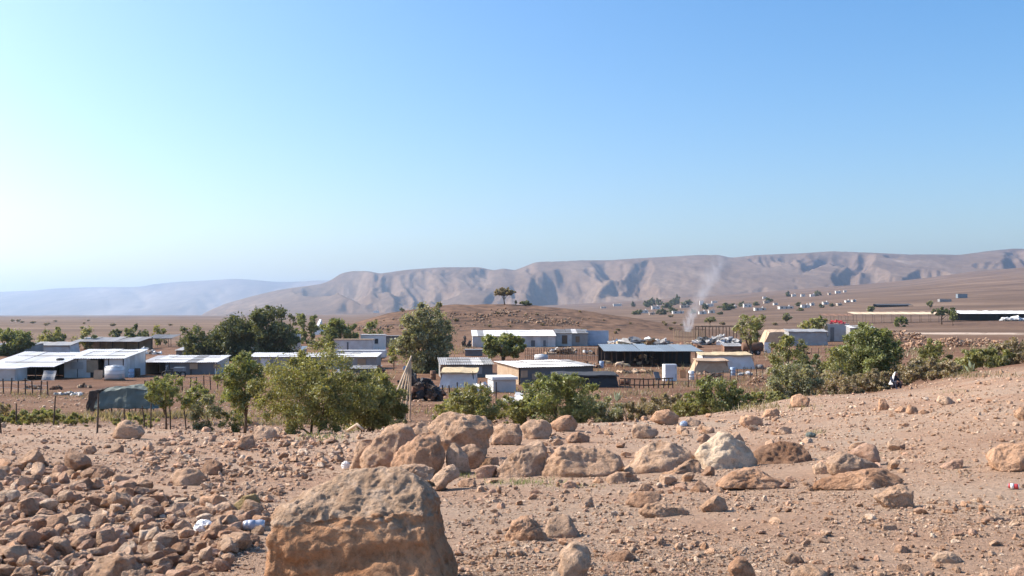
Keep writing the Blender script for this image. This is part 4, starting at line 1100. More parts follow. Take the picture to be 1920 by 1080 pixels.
def shed(label, px0, px1, base, eave, ridge, depth, roof='white', front=(('whitewall', 0, 1),), left='whitewall', right='whitewall', back='grey',
         name='shed', cat='shed', rot=0.0, over=0.35, posts=0, sheet=1.25, group='sheds of the hamlet', ragged=0.05, seed=0, roofover_side=0.15, left_over=None, Y=None):
    """lean-to shed, roof falling towards the viewer; front = (material or None for an opening, from, to) along the front"""
    g = gp((px0 + px1) / 2, base) if Y is None else on((px0 + px1) / 2, Y)
    Y = g.y; s = Y / F; W = (px1 - px0) * s
    hf = max(zat(eave, Y) - g.z, 0.6); hb = max(zat(ridge, Y + depth) - g.z, hf + 0.1)
    rs_ = random.Random(seed + int(px0))
    root = empty(name, (g.x, g.y, g.z - 0.06), rot)
    def top(y): return hf + (hb - hf) * y / depth
    T = 0.06
    for (mk, a, b) in front:
        x0, x1 = -W / 2 + a * W, -W / 2 + b * W
        if mk is None: continue
        n = max(1, round((x1 - x0) / 1.6)); st = (x1 - x0) / n
        for i in range(n):
            p = MB(); j = rs_.uniform(-ragged, ragged) * .5; h = top(0) - 0.03 + rs_.uniform(-.04, 0)
            xa, xb = x0 + i * st + .004, x0 + (i + 1) * st - .004
            yb = j; p.hexa([(xa, yb, 0), (xb, yb, 0), (xb, yb + T, 0), (xa, yb + T, 0), (xa, yb, h), (xb, yb, h), (xb, yb + T, h), (xa, yb + T, h)])
            p.build('wall_panel', MT[mk], root)
    for sd, mk in ((-1, left), (1, right)):
        if mk is None: continue
        n = max(1, round(depth / 1.8)); st = (depth - .2) / n
        for i in range(n):
            ya, yb = .1 + i * st + .004, .1 + (i + 1) * st - .004
            xo = sd * (W / 2 - .03) + rs_.uniform(-ragged, ragged) * .4; xi = xo - sd * T
            xl, xr = min(xo, xi), max(xo, xi)
            p = MB(); p.hexa([(xl, ya, 0), (xr, ya, 0), (xr, yb, 0), (xl, yb, 0), (xl, ya, top(ya) - .03), (xr, ya, top(ya) - .03), (xr, yb, top(yb) - .03), (xl, yb, top(yb) - .03)])
            p.build('wall_panel', MT[mk], root)
    if back:
        p = MB(); p.box((0, depth - .03, hb / 2 - .03), (W - .15, T, hb - .06)); p.build('wall_panel', MT[back], root)
    if posts:
        for i in range(posts):
            x = -W / 2 + .08 + (W - .16) * i / max(1, posts - 1) + (rs_.uniform(-.15, .15) if 0 < i < posts - 1 else 0)
            p = MB(); p.tube([(x, .02, -.1), (x + rs_.uniform(-.05, .05), 0.02, hf - .02)], .06, 6); p.build('post', MT['dkwood'], root)
            p = MB(); p.tube([(x, depth - .2, -.1), (x, depth - .2, hb - .04)], .05, 6); p.build('post', MT['dkwood'], root)
    if roof:
        lo = roofover_side if left_over is None else left_over
        x0, x1 = -W / 2 - lo, W / 2 + roofover_side
        n = max(1, round((x1 - x0) / sheet)); st = (x1 - x0) / n
        ang = math.atan2(hb - hf, depth); L = math.hypot(depth + over + .2, (hb - hf) * (depth + over + .2) / depth)
        me = corr_sheet(st * 1.0 - .006, L, roof)
        for i in range(n):
            me_i = me if rs_.random() > .06 else corr_sheet(st * 1.0 - .006, L, rs_.choice(['grey', 'whitewall']) if roof != 'dark' else roof)
            o = link('roof_sheet', me_i, None, root, (x0 + i * st, -over + rs_.uniform(-.06, .06), top(-over) + .02 + rs_.uniform(0, .025)), (ang + rs_.uniform(-.006, .006), rs_.uniform(-.006, .006), rs_.uniform(-.008, .008)))
        for k in range(2):
            yy = depth * (.25 + .45 * k); zz = top(yy) + .075
            p = MB(); p.box((rs_.uniform(-.1, .1) * W, yy, zz), (W * rs_.uniform(.5, .9), .07, .05), rs_.uniform(-.03, .03)); p.build('roof_batten', MT['wood'], root)
    for (mk, a, b) in front:
        if mk is None: continue
        for k in range(max(1, int((b - a) * W / 3.2))):
            x = -W / 2 + W * rs_.uniform(a + .03, max(a + .04, b - .08)); ww, hh = rs_.uniform(.5, 1.4), hf * rs_.uniform(.3, .7)
            p = MB(); p.box((x, -ragged * .5 - .035, hf * .05 + hh / 2 + rs_.uniform(0, max(.01, hf * .9 - hh))), (ww, .03, hh)); p.build('patch', MT[rs_.choice(['grey', 'tan', 'rust', 'whitewall', 'dkgrey', 'wood'])], root)
    tag(root, label, cat, group)
    root['hf'] = hf; root['hb'] = hb; root['W'] = W
    return root

def cloth_box(P8, mat, parent, name, seed, wr=0.05, sub=10):
    """a tent skin: hexahedron P8 subdivided, sagging and wrinkled"""
    bm = bmesh.new()
    vs = [bm.verts.new(p) for p in P8]
    for q in [(0, 3, 2, 1), (4, 5, 6, 7), (0, 1, 5, 4), (1, 2, 6, 5), (2, 3, 7, 6), (3, 0, 4, 7)]: bm.faces.new([vs[i] for i in q])
    bmesh.ops.subdivide_edges(bm, edges=bm.edges[:], cuts=sub, use_grid_fill=True)
    V = np.array([v.co[:] for v in bm.verts])
    d = fbm(V * 1.1 + seed, 3) * wr * 1.5 + fbm(V * np.array([3.5, 3.5, .8]) + seed, 2) * wr
    bm.normal_update()
    zm = V[:, 2].max()
    for v, k in zip(bm.verts, d):
        f = 0.0 if v.co.z < .02 else 1.0
        v.co += v.normal * float(k) * f
        v.co.z -= 0.06 * max(0, math.sin(v.co.x * 2.1 + seed)) * (1 if v.co.z > .8 * zm else 0)
    me = bpy.data.meshes.new(name); bm.to_mesh(me); bm.free()
    return link(name, me, mat, parent)

def tent(label, px0, px1, base, top0, top1, depth, skin='whitewall', roof='straw', inset=(0.25, 0.05), name='tent', group='tents and cloth huts of the hamlet', left=None, seed=1, cat='tent', Y=None):
    g = gp((px0 + px1) / 2, base) if Y is None else on((px0 + px1) / 2, Y)
    Y = g.y; s = Y / F; W = (px1 - px0) * s
    hf = zat(top0, Y) - g.z; hb = zat(top1, Y + depth) - g.z
    root = empty(name, (g.x, g.y, g.z - .05))
    i0, i1 = inset[0] * W * .5, inset[1] * W * .5
    w2 = W / 2
    cloth_box([(-w2, 0, 0), (w2, 0, 0), (w2, depth, 0), (-w2, depth, 0), (-w2 + i0, .25, hf), (w2 - i1, .25, hf), (w2 - i1, depth - .25, hb), (-w2 + i0, depth - .25, hb)], MT[skin], root, 'skin', seed)
    if roof:
        e = .18
        cloth_box([(-w2 + i0 - e, .02, hf - .02), (w2 - i1 + e, .02, hf - .02), (w2 - i1 + e, depth - .1, hb - .02), (-w2 + i0 - e, depth - .1, hb - .02),
                   (-w2 + i0 - e, .02, hf + .10), (w2 - i1 + e, .02, hf + .10), (w2 - i1 + e, depth - .1, hb + .10), (-w2 + i0 - e, depth - .1, hb + .10)], MT[roof], root, 'roof', seed + 7, .06)
    if left:
        P = MB(); x = -w2 - .02
        P.hexa([(x - .05, .1, 0), (x + .02, .05, 0), (x + .02, depth - .1, 0), (x - .05, depth - .1, 0), (x + i0 - .05, .2, hf - .05), (x + i0 + .02, .2, hf - .05), (x + i0 + .02, depth - .2, hb - .05), (x + i0 - .05, depth - .2, hb - .05)])
        P.build('end_wall', MT[left], root)
    for sx in (-1, 1):
        p = MB(); p.tube([(sx * (w2 - .1), .12, -.05), (sx * (w2 - max(i0, i1) * .5 - .1), .2, hf + .16)], .035, 6); p.build('pole', MT['dkwood'], root)
    return tag(root, label, cat, group)

def canopy(label, px0, px1, base, front_py, back_py, depth, roof, posts, name='open_shelter', group='open shelters of the hamlet', cat='shelter', postmat='dkwood', sheet=1.6, rot=0.0, back=None, Y=None, thick=0.0, rows=2):
    g = gp((px0 + px1) / 2, base) if Y is None else on((px0 + px1) / 2, Y)
    Y = g.y; s = Y / F; W = (px1 - px0) * s
    hf = zat(front_py, Y) - g.z; hb = max(zat(back_py, Y + depth) - g.z, hf + .05)
    root = empty(name, (g.x, g.y, g.z - .05), rot); rs_ = random.Random(int(px0 * 3))
    for j in range(rows):
        yy = depth * j / (rows - 1) if j else .05
        for i in range(posts):
            x = -W / 2 + .15 + (W - .3) * i / (posts - 1) + (rs_.uniform(-.2, .2) if 0 < i < posts - 1 else 0)
            p = MB(); p.tube([(x, yy, -.1), (x + rs_.uniform(-.06, .06), yy, hf + (hb - hf) * yy / depth - .03)], .06, 6); p.build('post', MT[postmat], root)
        p = MB(); p.tube([(-W / 2 - .1, yy, hf + (hb - hf) * yy / depth - .04), (W / 2 + .1, yy, hf + (hb - hf) * yy / depth - .04)], .05, 6); p.build('beam', MT[postmat], root)
    if roof:
        n = max(1, round(W / sheet)); st = W / n; ang = math.atan2(hb - hf, depth); L = math.hypot(depth + .5, (hb - hf))
        me = corr_sheet(st - .006, L, roof)
        for i in range(n):
            link('roof_sheet', me, None, root, (-W / 2 + i * st, -.25 + rs_.uniform(-.08, .08), hf + .03 - .25 * (hb - hf) / depth + rs_.uniform(0, .03)), (ang + rs_.uniform(-.01, .01), rs_.uniform(-.01, .01), rs_.uniform(-.01, .01)))
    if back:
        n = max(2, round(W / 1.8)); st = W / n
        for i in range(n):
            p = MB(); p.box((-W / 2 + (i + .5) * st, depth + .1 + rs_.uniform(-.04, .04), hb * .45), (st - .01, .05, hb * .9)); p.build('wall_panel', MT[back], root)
    return tag(root, label, cat, group)

def cabin(label, px0, px1, base, top, depth, wall='white', roof='white', name='caravan', cat='caravan', windows=(), door=None, roof_h=.12, group=None, rot=0.0, Y=None, lift=0.0):
    g = gp((px0 + px1) / 2, base) if Y is None else on((px0 + px1) / 2, Y)
    Y = g.y; s = Y / F; W = (px1 - px0) * s; h = zat(top, Y) - g.z - lift
    root = empty(name, (g.x, g.y, g.z + lift), rot)
    bm = bmesh.new(); bmesh.ops.create_cube(bm, size=1.0, matrix=Matrix.Translation((0, depth / 2, h / 2 - .02)) @ Matrix.Diagonal((W, depth, h, 1)))
    bmesh.ops.bevel(bm, geom=bm.edges[:], offset=.04, segments=2, affect='EDGES')
    me = bpy.data.meshes.new('body'); bm.to_mesh(me); bm.free(); body = link('body', me, MT[wall], root)
    p = MB(); p.box((0, depth / 2, h + roof_h / 2 - .03), (W + .25, depth + .3, roof_h)); p.build('roof', MT[roof], root)
    for (a, b_, z0, z1) in windows:
        x0, x1 = -W / 2 + a * W, -W / 2 + b_ * W
        p = MB(); p.box(((x0 + x1) / 2, -.02, (z0 + z1) / 2 * h), (x1 - x0, .05, (z1 - z0) * h)); w = p.build('window', MT['dark'], root)
        p = MB(); p.box(((x0 + x1) / 2, -.045, z0 * h - .03), (x1 - x0 + .1, .08, .05)); p.build('sill', MT['grey'], w)
    if door:
        a, b_ = door; x0, x1 = -W / 2 + a * W, -W / 2 + b_ * W
        p = MB(); p.box(((x0 + x1) / 2, -.02, .42 * h), (x1 - x0, .06, .8 * h)); p.build('door', MT['dkgrey'], root)
    return tag(root, label, cat, group)

# --- left sheds
shed('long shed with white roof, blue-white wall and red cloth at the left', 118, 232, 708, 671, 655, 6.5, 'white', (('whitewall', .02, .45), ('dark', .45, .56), (None, .56, .68), ('whitewall', .68, 1.0)), right='whitewall', posts=5, over=.3)
shed('white-roofed open porch at the left picture edge joined to the long shed', -30, 102, 712, 686, 660, 8.5, 'white', (('dkgrey', 0, .22), (None, .22, 1.0)), left='grey', right=None, posts=5, over=.4, back='dkgrey')
shed('white-roofed shed with grey front and open left end, second from the left', 268, 407, 703, 678, 666, 5.0, 'white', ((None, 0, .30), ('dkgrey', .30, .97), ('white', .97, 1.0)), left='tan', right='whitewall', posts=4, over=.3, back='dkgrey')
cabin('small low white hut at the left picture edge under the porch', -20, 28, 714, 692, 2.5, 'whitewall', 'white', 'hut', 'hut', group=None)
def panel(label, name, px, base, w_px, h_px, tilt, mat, cat, rz=0.0, thick=.05, Y=None, off=0.0):
    g = gp(px, base) if Y is None else on(px, Y); s = g.y / F
    w, h = w_px * s, h_px * s
    bm = bmesh.new(); bmesh.ops.create_cube(bm, size=1.0, matrix=Matrix.Diagonal((w, thick, h, 1)))
    bmesh.ops.subdivide_edges(bm, edges=bm.edges[:], cuts=5, use_grid_fill=True)
    for v in bm.verts: v.co.y += .03 * math.sin(v.co.x * 5) + .02 * math.sin(v.co.z * 7)
    me = bpy.data.meshes.new(name); bm.to_mesh(me); bm.free()
    return tag(link(name, me, MT[mat], None, (g.x, g.y + off, g.z + h / 2 * math.cos(tilt)), (-tilt, 0, rz)), label, cat)
panel('pale grey metal sheet leaning in front of the porch', 'metal_sheet', 92, 713, 24, 20, .5, 'grey', 'sheet')
panel('red cloth hanging on the wall of the long white shed', 'hanging_cloth', 173, 707, 13, 14, .0, 'red', 'cloth', off=-.25)
bpy.data.objects['hanging_cloth'].location.z += 1.2
panel('square tan board standing beside the white water tank', 'board', 184, 711, 16, 17, .12, 'tan', 'board')
def water_tank(label, px, base, w_px, h_px, name='water_tank', Y=None):
    g = gp(px, base) if Y is None else on(px, Y); s = g.y / F; W, h = w_px * s, h_px * s
    root = empty(name, g)
    p = MB(); p.box((0, W / 2, .06), (W, W, .14)); p.build('pallet', MT['wood'], root)
    bm = bmesh.new(); bmesh.ops.create_cube(bm, size=1.0, matrix=Matrix.Translation((0, W / 2, .14 + (h - .2) / 2)) @ Matrix.Diagonal((W * .96, W * .96, h - .2, 1)))
    bmesh.ops.bevel(bm, geom=bm.edges[:], offset=W * .05, segments=2, affect='EDGES')
    me = bpy.data.meshes.new('body'); bm.to_mesh(me); bm.free()
    me.polygons.foreach_set('use_smooth', np.ones(len(me.polygons), bool)); link('body', me, MT['plastic'], root)
    p = MB(); p.tube([(0, W / 2, h - .08), (0, W / 2, h + .03)], W * .16, 14); p.build('lid', MT['white'], root)
    for k in range(4):
        p = MB(); z = .2 + (h - .32) * k / 3
        for a, b in (((-W / 2, 0), (W / 2, 0)), ((W / 2, 0), (W / 2, W)), ((W / 2, W), (-W / 2, W)), ((-W / 2, W), (-W / 2, 0))):
            p.tube([(a[0], a[1], z), (b[0], b[1], z)], .018, 5)
        p.build('cage_bar', MT['metal'], root)
    return tag(root, label, 'water tank')
water_tank('white cubic water tank on the ground right of the long shed', 209, 714, 29, 28)
water_tank('small white water tank behind the tan-ended hut', 1015, 679, 26, 14)

# clutter in the open bay: a motor tricycle-like cart
def cart(label, px, base, w_px):
    g = gp(px, base); s = g.y / F; W = w_px * s; root = empty('motor_cart', g)
    for k, x in enumerate((-W * .42, W * .12, W * .42)):
        p = MB(); R_ = W * .13
        pts = [(x + R_ * math.cos(a), 0, R_ + R_ * math.sin(a)) for a in np.linspace(0, 2 * math.pi, 17)]
        p.tube(pts, W * .03, 6, False); w = p.build('wheel', MT['tyre'], root)
        p = MB(); p.tube([(x, -.03, R_), (x, .03, R_)], R_ * .4, 8); p.build('hub', MT['metal'], w)
    p = MB(); p.box((W * .26, .1, W * .30), (W * .48, .8, W * .06)); p.box((W * .26, .1, W * .40), (W * .48, .82, W * .12)); p.build('load_bed', MT['bluegrey'], root)
    p = MB(); p.tube([(-W * .42, 0, W * .13), (-W * .33, 0, W * .5)], .03, 6); p.tube([(-W * .33, -.3, W * .5), (-W * .33, .3, W * .52)], .025, 6); p.build('handlebar', MT['metal'], root)
    p = MB(); p.box((-W * .12, 0, W * .24), (W * .4, .25, W * .12)); p.build('frame', MT['dark'], root)
    p = MB(); p.box((-W * .06, 0, W * .35), (W * .2, .25, W * .06)); p.build('seat', MT['tyre'], root)
    tag(root, label, 'cart')
cart('dark three-wheeled motor cart parked before the grey-fronted shed', 326, 707, 40)
# tyre on the long shed roof
def tyre(label, loc, R_, rot=(0, 0, 0)):
    V = []; Fs = []; n, m = 20, 8
    for i in range(n):
        a = 2 * math.pi * i / n
        for j in range(m):
            b = 2 * math.pi * j / m; r = R_ + R_ * .34 * math.cos(b)
            V.append((r * math.cos(a), r * math.sin(a), R_ * .3 * math.sin(b)))
    for i in range(n):
        for j in range(m): Fs.append((i * m + j, ((i + 1) % n) * m + j, ((i + 1) % n) * m + (j + 1) % m, i * m + (j + 1) % m))
    me = bpy.data.meshes.new('tyre'); me.from_pydata(V, [], Fs); me.update(); me.polygons.foreach_set('use_smooth', np.ones(len(Fs), bool))
    return tag(link('tyre', me, MT['tyre'], None, loc, rot), label, 'tyre')
po = [o for o in bpy.data.objects if o.get('label', '').startswith('white-roofed open porch')][0]
tyre('black tyre weighing down the white roof of the open porch', (po.location.x + 2.6, po.location.y + 3.4, po.location.z + po['hf'] + (po['hb'] - po['hf']) * 3.4 / 8.5 + .14), .3, (.13, 0, 0))

# --- shelters behind the left sheds
canopy('long open shelter with a flat grey roof behind the left sheds', 135, 262, 656, 640, 632, 7, 'grey', 6, back='tan')
canopy('short open shelter with a dark roof left of the big tree clump', 272, 322, 651, 634, 627, 6, 'dkgrey', 3)
shed('grey flat-roofed shed at the left picture edge behind the porch', -40, 46, 666, 650, 643, 7, 'grey', (('dkgrey', 0, 1),), left='grey', right='grey')
tent('long pale tent with a grey top behind the white porch', 52, 132, 663, 648, 641, 4, 'whitewall', 'grey', (.15, .05), seed=3)
shed('long low dark shed behind the grey-fronted one on the left', 330, 462, 674, 656, 650, 4, 'dkgrey', (('dkgrey', 0, 1),), left='dkgrey', right='grey')
def heap(label, px, base, w_px, h_px, mats, seed, n=14, name='junk_heap', cat='heap', Y=None):
    """a pile of boards, rags and sheets: each piece its own part"""
    g = gp(px, base) if Y is None else on(px, Y); s = g.y / F; W, h = w_px * s, h_px * s; r_ = random.Random(seed); root = empty(name, g)
    for k in range(int(n * 1.6)):
        a = r_.uniform(-.5, .5); zz = max(0.04, h * (1 - abs(a) * 1.3) * r_.uniform(.15, 1.0))
        d = (W * r_.uniform(.12, .34), W * r_.uniform(.06, .2), r_.uniform(.10, .40) * max(h, .6))
        bm = bmesh.new(); bmesh.ops.create_cube(bm, size=1.0, matrix=Matrix.Diagonal((*d, 1)))
        bmesh.ops.subdivide_edges(bm, edges=bm.edges[:], cuts=2, use_grid_fill=True)
        for v in bm.verts: v.co += Vector((r_.gauss(0, .02), r_.gauss(0, .02), r_.gauss(0, .06))) * W * .25
        me = bpy.data.meshes.new('piece'); bm.to_mesh(me); bm.free()
        link('piece', me, MT[r_.choice(mats)], root, (a * W, r_.uniform(-.15, .3) * W, zz), (r_.uniform(-.5, .5), r_.uniform(-.4, .4), r_.uniform(0, 3.1)))
    return tag(root, label, cat, 'heaps of odds and ends in the hamlet')
heap('heap of pale sheets and rags behind the long white shed', 265, 664, 62, 10, ['white', 'tan', 'grey', 'white'], 1, 16)
heap('low scatter of white scraps on red earth below the water tank', 128, 741, 44, 5, ['white', 'grey', 'whitewall'], 2, 12)
heap('dark lump of bundled cloth left of the white scraps', 105, 731, 26, 9, ['wood', 'rust', 'dkwood'], 3, 8)
heap('brown bundle of boards in front of the long white shed', 158, 727, 26, 10, ['rust', 'wood', 'tan'], 4, 9)
heap('dark brushwood heap between the two left white-roofed sheds', 250, 690, 34, 22, ['dkwood', 'dark', 'wood'], 5, 16)
heap('small white scraps lying under the spindly trees', 384, 757, 26, 8, ['white', 'grey', 'whitewall'], 6, 7)

# dark tarpaulin-covered stack with its props
g = gp(232, 778); s = g.y / F
root = empty('tarpaulin_stack', g)
W = 112 * s
cloth_box([(-W * .5, 0, .35), (W * .5, 0, .30), (W * .52, 1.5, .3), (-W * .5, 1.5, .35), (-W * .40, .2, 46 * s), (W * .40, .25, 50 * s), (W * .42, 1.3, 54 * s), (-W * .36, 1.3, 50 * s)], MT['green'], root, 'tarpaulin', 5, .10, 12)
cloth_box([(-W * .64, .1, .2), (-W * .42, .05, .2), (-W * .42, 1.3, .2), (-W * .62, 1.3, .2), (-W * .60, .3, 42 * s), (-W * .40, .3, 48 * s), (-W * .40, 1.1, 48 * s), (-W * .58, 1.1, 42 * s)], MT['dkwood'], root, 'brush_bundle', 9, .12, 8)
for k in range(7):
    x = -W * .45 + W * .9 * k / 6
    p = MB(); p.tube([(x, .3 + .5 * (k % 2), -.15), (x + .05 * (-1) ** k, .4 + .4 * (k % 2), .6)], .03, 6); p.build('prop', MT['dkwood'], root)
tag(root, 'sagging green-grey tarpaulin over a stack propped on poles, behind the fence', 'tarpaulin')

# fence posts on the slope edge
FP = [(2, 818, 46, -.12, 'leaning fence post at the very left edge'), (30, 797, 40, 0, 'short fence post second from the left edge'), (100, 797, 56, .06, 'fence post third from the left, below the white scraps'),
      (182, 815, 74, .03, 'tall dark fence post in front of the tarpaulin'), (233, 800, 36, 0, 'thin post under the tarpaulin'), (272, 803, 42, -.14, 'leaning post right of the tarpaulin'), (282, 798, 48, .02, 'straight thin post right of the tarpaulin'),
      (320, 795, 62, -.05, 'thin post under the small green tree'), (350, 792, 56, -.14, 'slanting post right of the small green tree'), (362, 790, 42, 0, 'thin post left of the low greyish bush')]
for k, (px, py, h, ln, lab) in enumerate(FP):
    g = ground_at(px, min(py, 812), 10.0, 60) if py > 805 else on(px, 29 + (815 - py) * .3); s = g.y / F
    p = MB(); p.tube([(0, 0, -.15), (ln * h * s * .5 + .01, 0, h * s * .5), (ln * h * s, .02, h * s)], [.028, .026, .022], 7)
    tag(p.build('fence_post', MT['dkwood'], loc=g), lab, 'post', 'fence posts along the slope edge')

# --- hamlet centre left
shed('long low white-roofed shed half hidden behind the big olive bush', 462, 706, 692, 668, 661, 4.5, 'white', (('grey', 0, 1),), left='grey', right='grey')
cabin('white caravan with a pale brown roof in the hamlet', 626, 698, 662, 637, 3.0, 'whitewall', 'tan', windows=(), door=(.34, .38))
cabin('taller white caravan with a dark window right of the brown-roofed one', 676, 720, 657, 628, 3.0, 'white', 'white', windows=((.55, .75, .45, .75),), Y=None)
cabin('small dark hut right of the taller caravan', 722, 752, 652, 630, 2.5, 'dkgrey', 'grey', 'hut', 'hut')
def trailer(label, px0, px1, base, top):
    g = gp((px0 + px1) / 2, base); s = g.y / F; W = (px1 - px0) * s; h = zat(top, g.y) - g.z; root = empty('flat_trailer', g)
    bm = bmesh.new(); bmesh.ops.create_cube(bm, size=1.0, matrix=Matrix.Translation((0, 1.2, h * .68)) @ Matrix.Diagonal((W, 2.3, h * .64, 1)))
    bmesh.ops.bevel(bm, geom=bm.edges[:], offset=.05, segments=2, affect='EDGES'); me = bpy.data.meshes.new('side_boards'); bm.to_mesh(me); bm.free()
    link('side_boards', me, MT['whitewall'], root)
    p = MB(); p.box((0, 1.2, h * .30), (W * .96, .9, .16)); p.build('chassis', MT['dark'], root)
    for x in (-.38, -.26, .30, .38):
        p = MB(); r_ = h * .2; p.tube([(x * W, .05, r_), (x * W, .35, r_)], r_, 14); p.build('wheel', MT['tyre'], root)
    tag(root, label, 'trailer')
trailer('long white flat trailer with dark wheels below the caravans', 630, 722, 678, 657)
shed('small flat pale roof low behind the lower olive bush', 656, 708, 700, 690, 685, 3.0, 'grey', (('dkgrey', 0, 1),), left='grey', right='grey')
panel('white curved metal sheet standing at the end of the tree clump', 'metal_sheet', 557, 662, 14, 46, .05, 'white', 'sheet', Y=158)
tent('little white ridge tent behind the tree clump', 585, 603, 624, 610, 598, 4, 'white', None, (.9, .6), seed=8, Y=260)
heap('yellow straw heap left of the caravans', 583, 640, 26, 9, ['straw', 'straw', 'tan'], 9, 10, 'straw_heap', Y=200)
heap('heap of brown odds and ends left of the caravans', 608, 652, 30, 8, ['tan', 'rust', 'grey', 'white'], 10, 12)
shed('dark blue-roofed low shed in front of the tree clump', 462, 566, 668, 656, 649, 4, 'bluegrey', (('dkgrey', 0, 1),), left='dkgrey', right='grey')
heap('dark rusty drum-like heap below the trailer', 714, 712, 20, 34, ['rust', 'dkwood', 'dark'], 11, 12)

# leaning poles
for k, (fx, fy, mt, lab) in enumerate([(718, 722, 'palewood', 'leftmost of the pale timber poles leaned together'), (731, 742, 'palewood', 'second pale timber pole of the leaned-together bunch'), (745, 758, 'palewood', 'long white timber pole reaching lowest of the bunch'),
        (758, 762, 'palewood', 'brown-white pole right of the lowest one in the bunch'), (712, 712, 'wood', 'short brown pole behind the leaned-together bunch'), (768, 738, 'palewood', 'steep pale pole at the right of the bunch')]):
    Yp = 46 + k * .35
    a = on(fx, Yp); tp = Vector(((770 - 960) / F * 47.5, 47.5, zat(671 + 2 * k, 47.5)))
    p = MB(); d = tp - a; foot = a - d.normalized() * 0.1; foot.z = min(foot.z, a.z)
    p.tube([Vector((0, 0, -.1)), d * .5 + Vector((.02, 0, 0)), d * 1.03], [.055, .05, .04], 8)
    tag(p.build('timber_pole', MT[mt], loc=a), lab, 'pole', 'timber poles leaned together')
heap('dark heap of dry branches right of the leaned poles', 796, 752, 66, 38, ['dkwood', 'dkwood', 'dark', 'rust'], 12, 34, 'branch_heap')
heap('dark brush lying behind the leaned poles', 770, 735, 40, 40, ['dkwood', 'dark'], 31, 22, 'branch_heap')

# --- hamlet centre
shed('grey-roofed dark shed right of the tall grey-green tree', 826, 924, 708, 682, 670, 4.5, 'grey', (('tan', 0, .12), ('dkgrey', .12, 1)), left='grey', right='dkgrey', rot=.12)
tent('pale hut with a straw roof in front of the grey-roofed dark shed', 822, 892, 727, 699, 689, 3.5, 'whitewall', 'straw', (.22, .0), seed=11)
cabin('small white box hut with a cream roof right of the straw-roofed one', 925, 968, 736, 711, 2.6, 'whitewall', 'white', 'hut', 'hut', roof_h=.2, rot=.2)
heap('white and black bags piled left of the small white box hut', 902, 736, 40, 20, ['white', 'dark', 'white'], 13, 14, 'bag_heap')
heap('white tarpaulin lump behind the bushes below the white box hut', 974, 755, 56, 14, ['white', 'white', 'whitewall'], 14, 16, 'tarpaulin_heap')
shed('white-roofed hut with a sunlit tan end wall in the middle', 966, 1122, 720, 686, 675, 5.2, 'white', (('dkgrey', 0.02, 1),), left='tan', right='dkgrey', left_over=0.25, rot=0.42)
cabin('little grey box on the ground left of the round green tree', 872, 904, 668, 656, 2.0, 'dkgrey', 'grey', 'hut', 'hut')
tent('long low dark tent in front of the tan-ended hut', 1036, 1160, 727, 704, 697, 4.0, 'dark', 'dark', (.06, .06), seed=13)
shed('long white-roofed shed at the foot of the low hill', 886, 1042, 651, 629, 619, 6.0, 'white', (('whitewall', 0, 1),), left='white', right='grey', name='long_shed', rot=.06)
shed('dark-roofed middle bay of the row below the low hill', 1042, 1102, 649, 624, 617, 6.0, 'dkgrey', (('whitewall', 0, .5), ('grey', .5, 1)), left='grey', right='grey')
panel('pale blue metal wall at the right end of the row below the hill', 'metal_wall', 1120, 648, 42, 28, 0, 'blue', 'wall', thick=.4)
heap('black bundle at the left end of the row below the hill', 874, 652, 16, 26, ['dark', 'dkwood'], 15, 10)
def stick_fence(label, px0, px1, base, top, n, mat, rail):
    g = gp((px0 + px1) / 2, base); s = g.y / F; W = (px1 - px0) * s; h = zat(top, g.y) - g.z; r_ = random.Random(int(px0)); root = empty('stick_fence', g)
    for i in range(n):
        x = -W / 2 + W * i / (n - 1)
        p = MB(); p.tube([(x, 0, -.1), (x + r_.uniform(-.1, .1), r_.uniform(-.1, .1), h * r_.uniform(.82, 1.05))], .05, 6); p.build('stick', MT[mat], root)
    for zz in (.35, .92):
        p = MB(); p.tube([(-W / 2, -.08, h * zz), (0, -.08, h * zz - .06), (W / 2, -.08, h * zz + .03)], .05, 6); p.build('rail', MT[rail], root)
    tag(root, label, 'fence')
stick_fence('brown stick fence with a pale top rail behind the tan-ended hut', 985, 1130, 676, 650, 40, 'wood', 'palewood')
stick_fence('thin wire-and-stick fence right of the dark tent', 1162, 1262, 728, 708, 12, 'dkwood', 'dkwood')

def wire_fence(label, px0, py0, px1, py1, n, h=1.1):
    a, b = gp(px0, py0), gp(px1, py1); root = empty('wire_fence', a); r_ = random.Random(int(px0)); tops = []
    for i in range(n):
        t = i / (n - 1); x, y = a.x + (b.x - a.x) * t, a.y + (b.y - a.y) * t; z = H1(x, y); q = Vector((x, y, z)) - a
        p = MB(); tp = q + Vector((r_.uniform(-.1, .1), 0, h * r_.uniform(.85, 1.1))); p.tube([q - Vector((0, 0, .1)), tp], .045, 6); p.build('post', MT['dkwood'], root); tops.append((q, tp))
    for k in (.4, .7, .95):
        p = MB(); p.tube([q.lerp(tp, k) for q, tp in tops], .012, 4); p.build('wire', MT['metal'], root)
    tag(root, label, 'fence', 'post and wire fences of the hamlet')
wire_fence('post and wire fence below the grey-fronted shed on the left', 270, 740, 420, 730, 12)
wire_fence('post and wire fence before the straw-roofed hut', 800, 752, 930, 748, 10)
wire_fence('post and wire fence right of the white cabinet', 1290, 726, 1450, 700, 13)
wire_fence('post and wire fence far left below the white porch', -20, 738, 90, 742, 9)
wire_fence('post and wire fence below the long grey-walled tent', 1450, 672, 1560, 662, 9)
wire_fence('post and wire fence behind the tan-ended hut', 1120, 668, 1150, 640, 8)
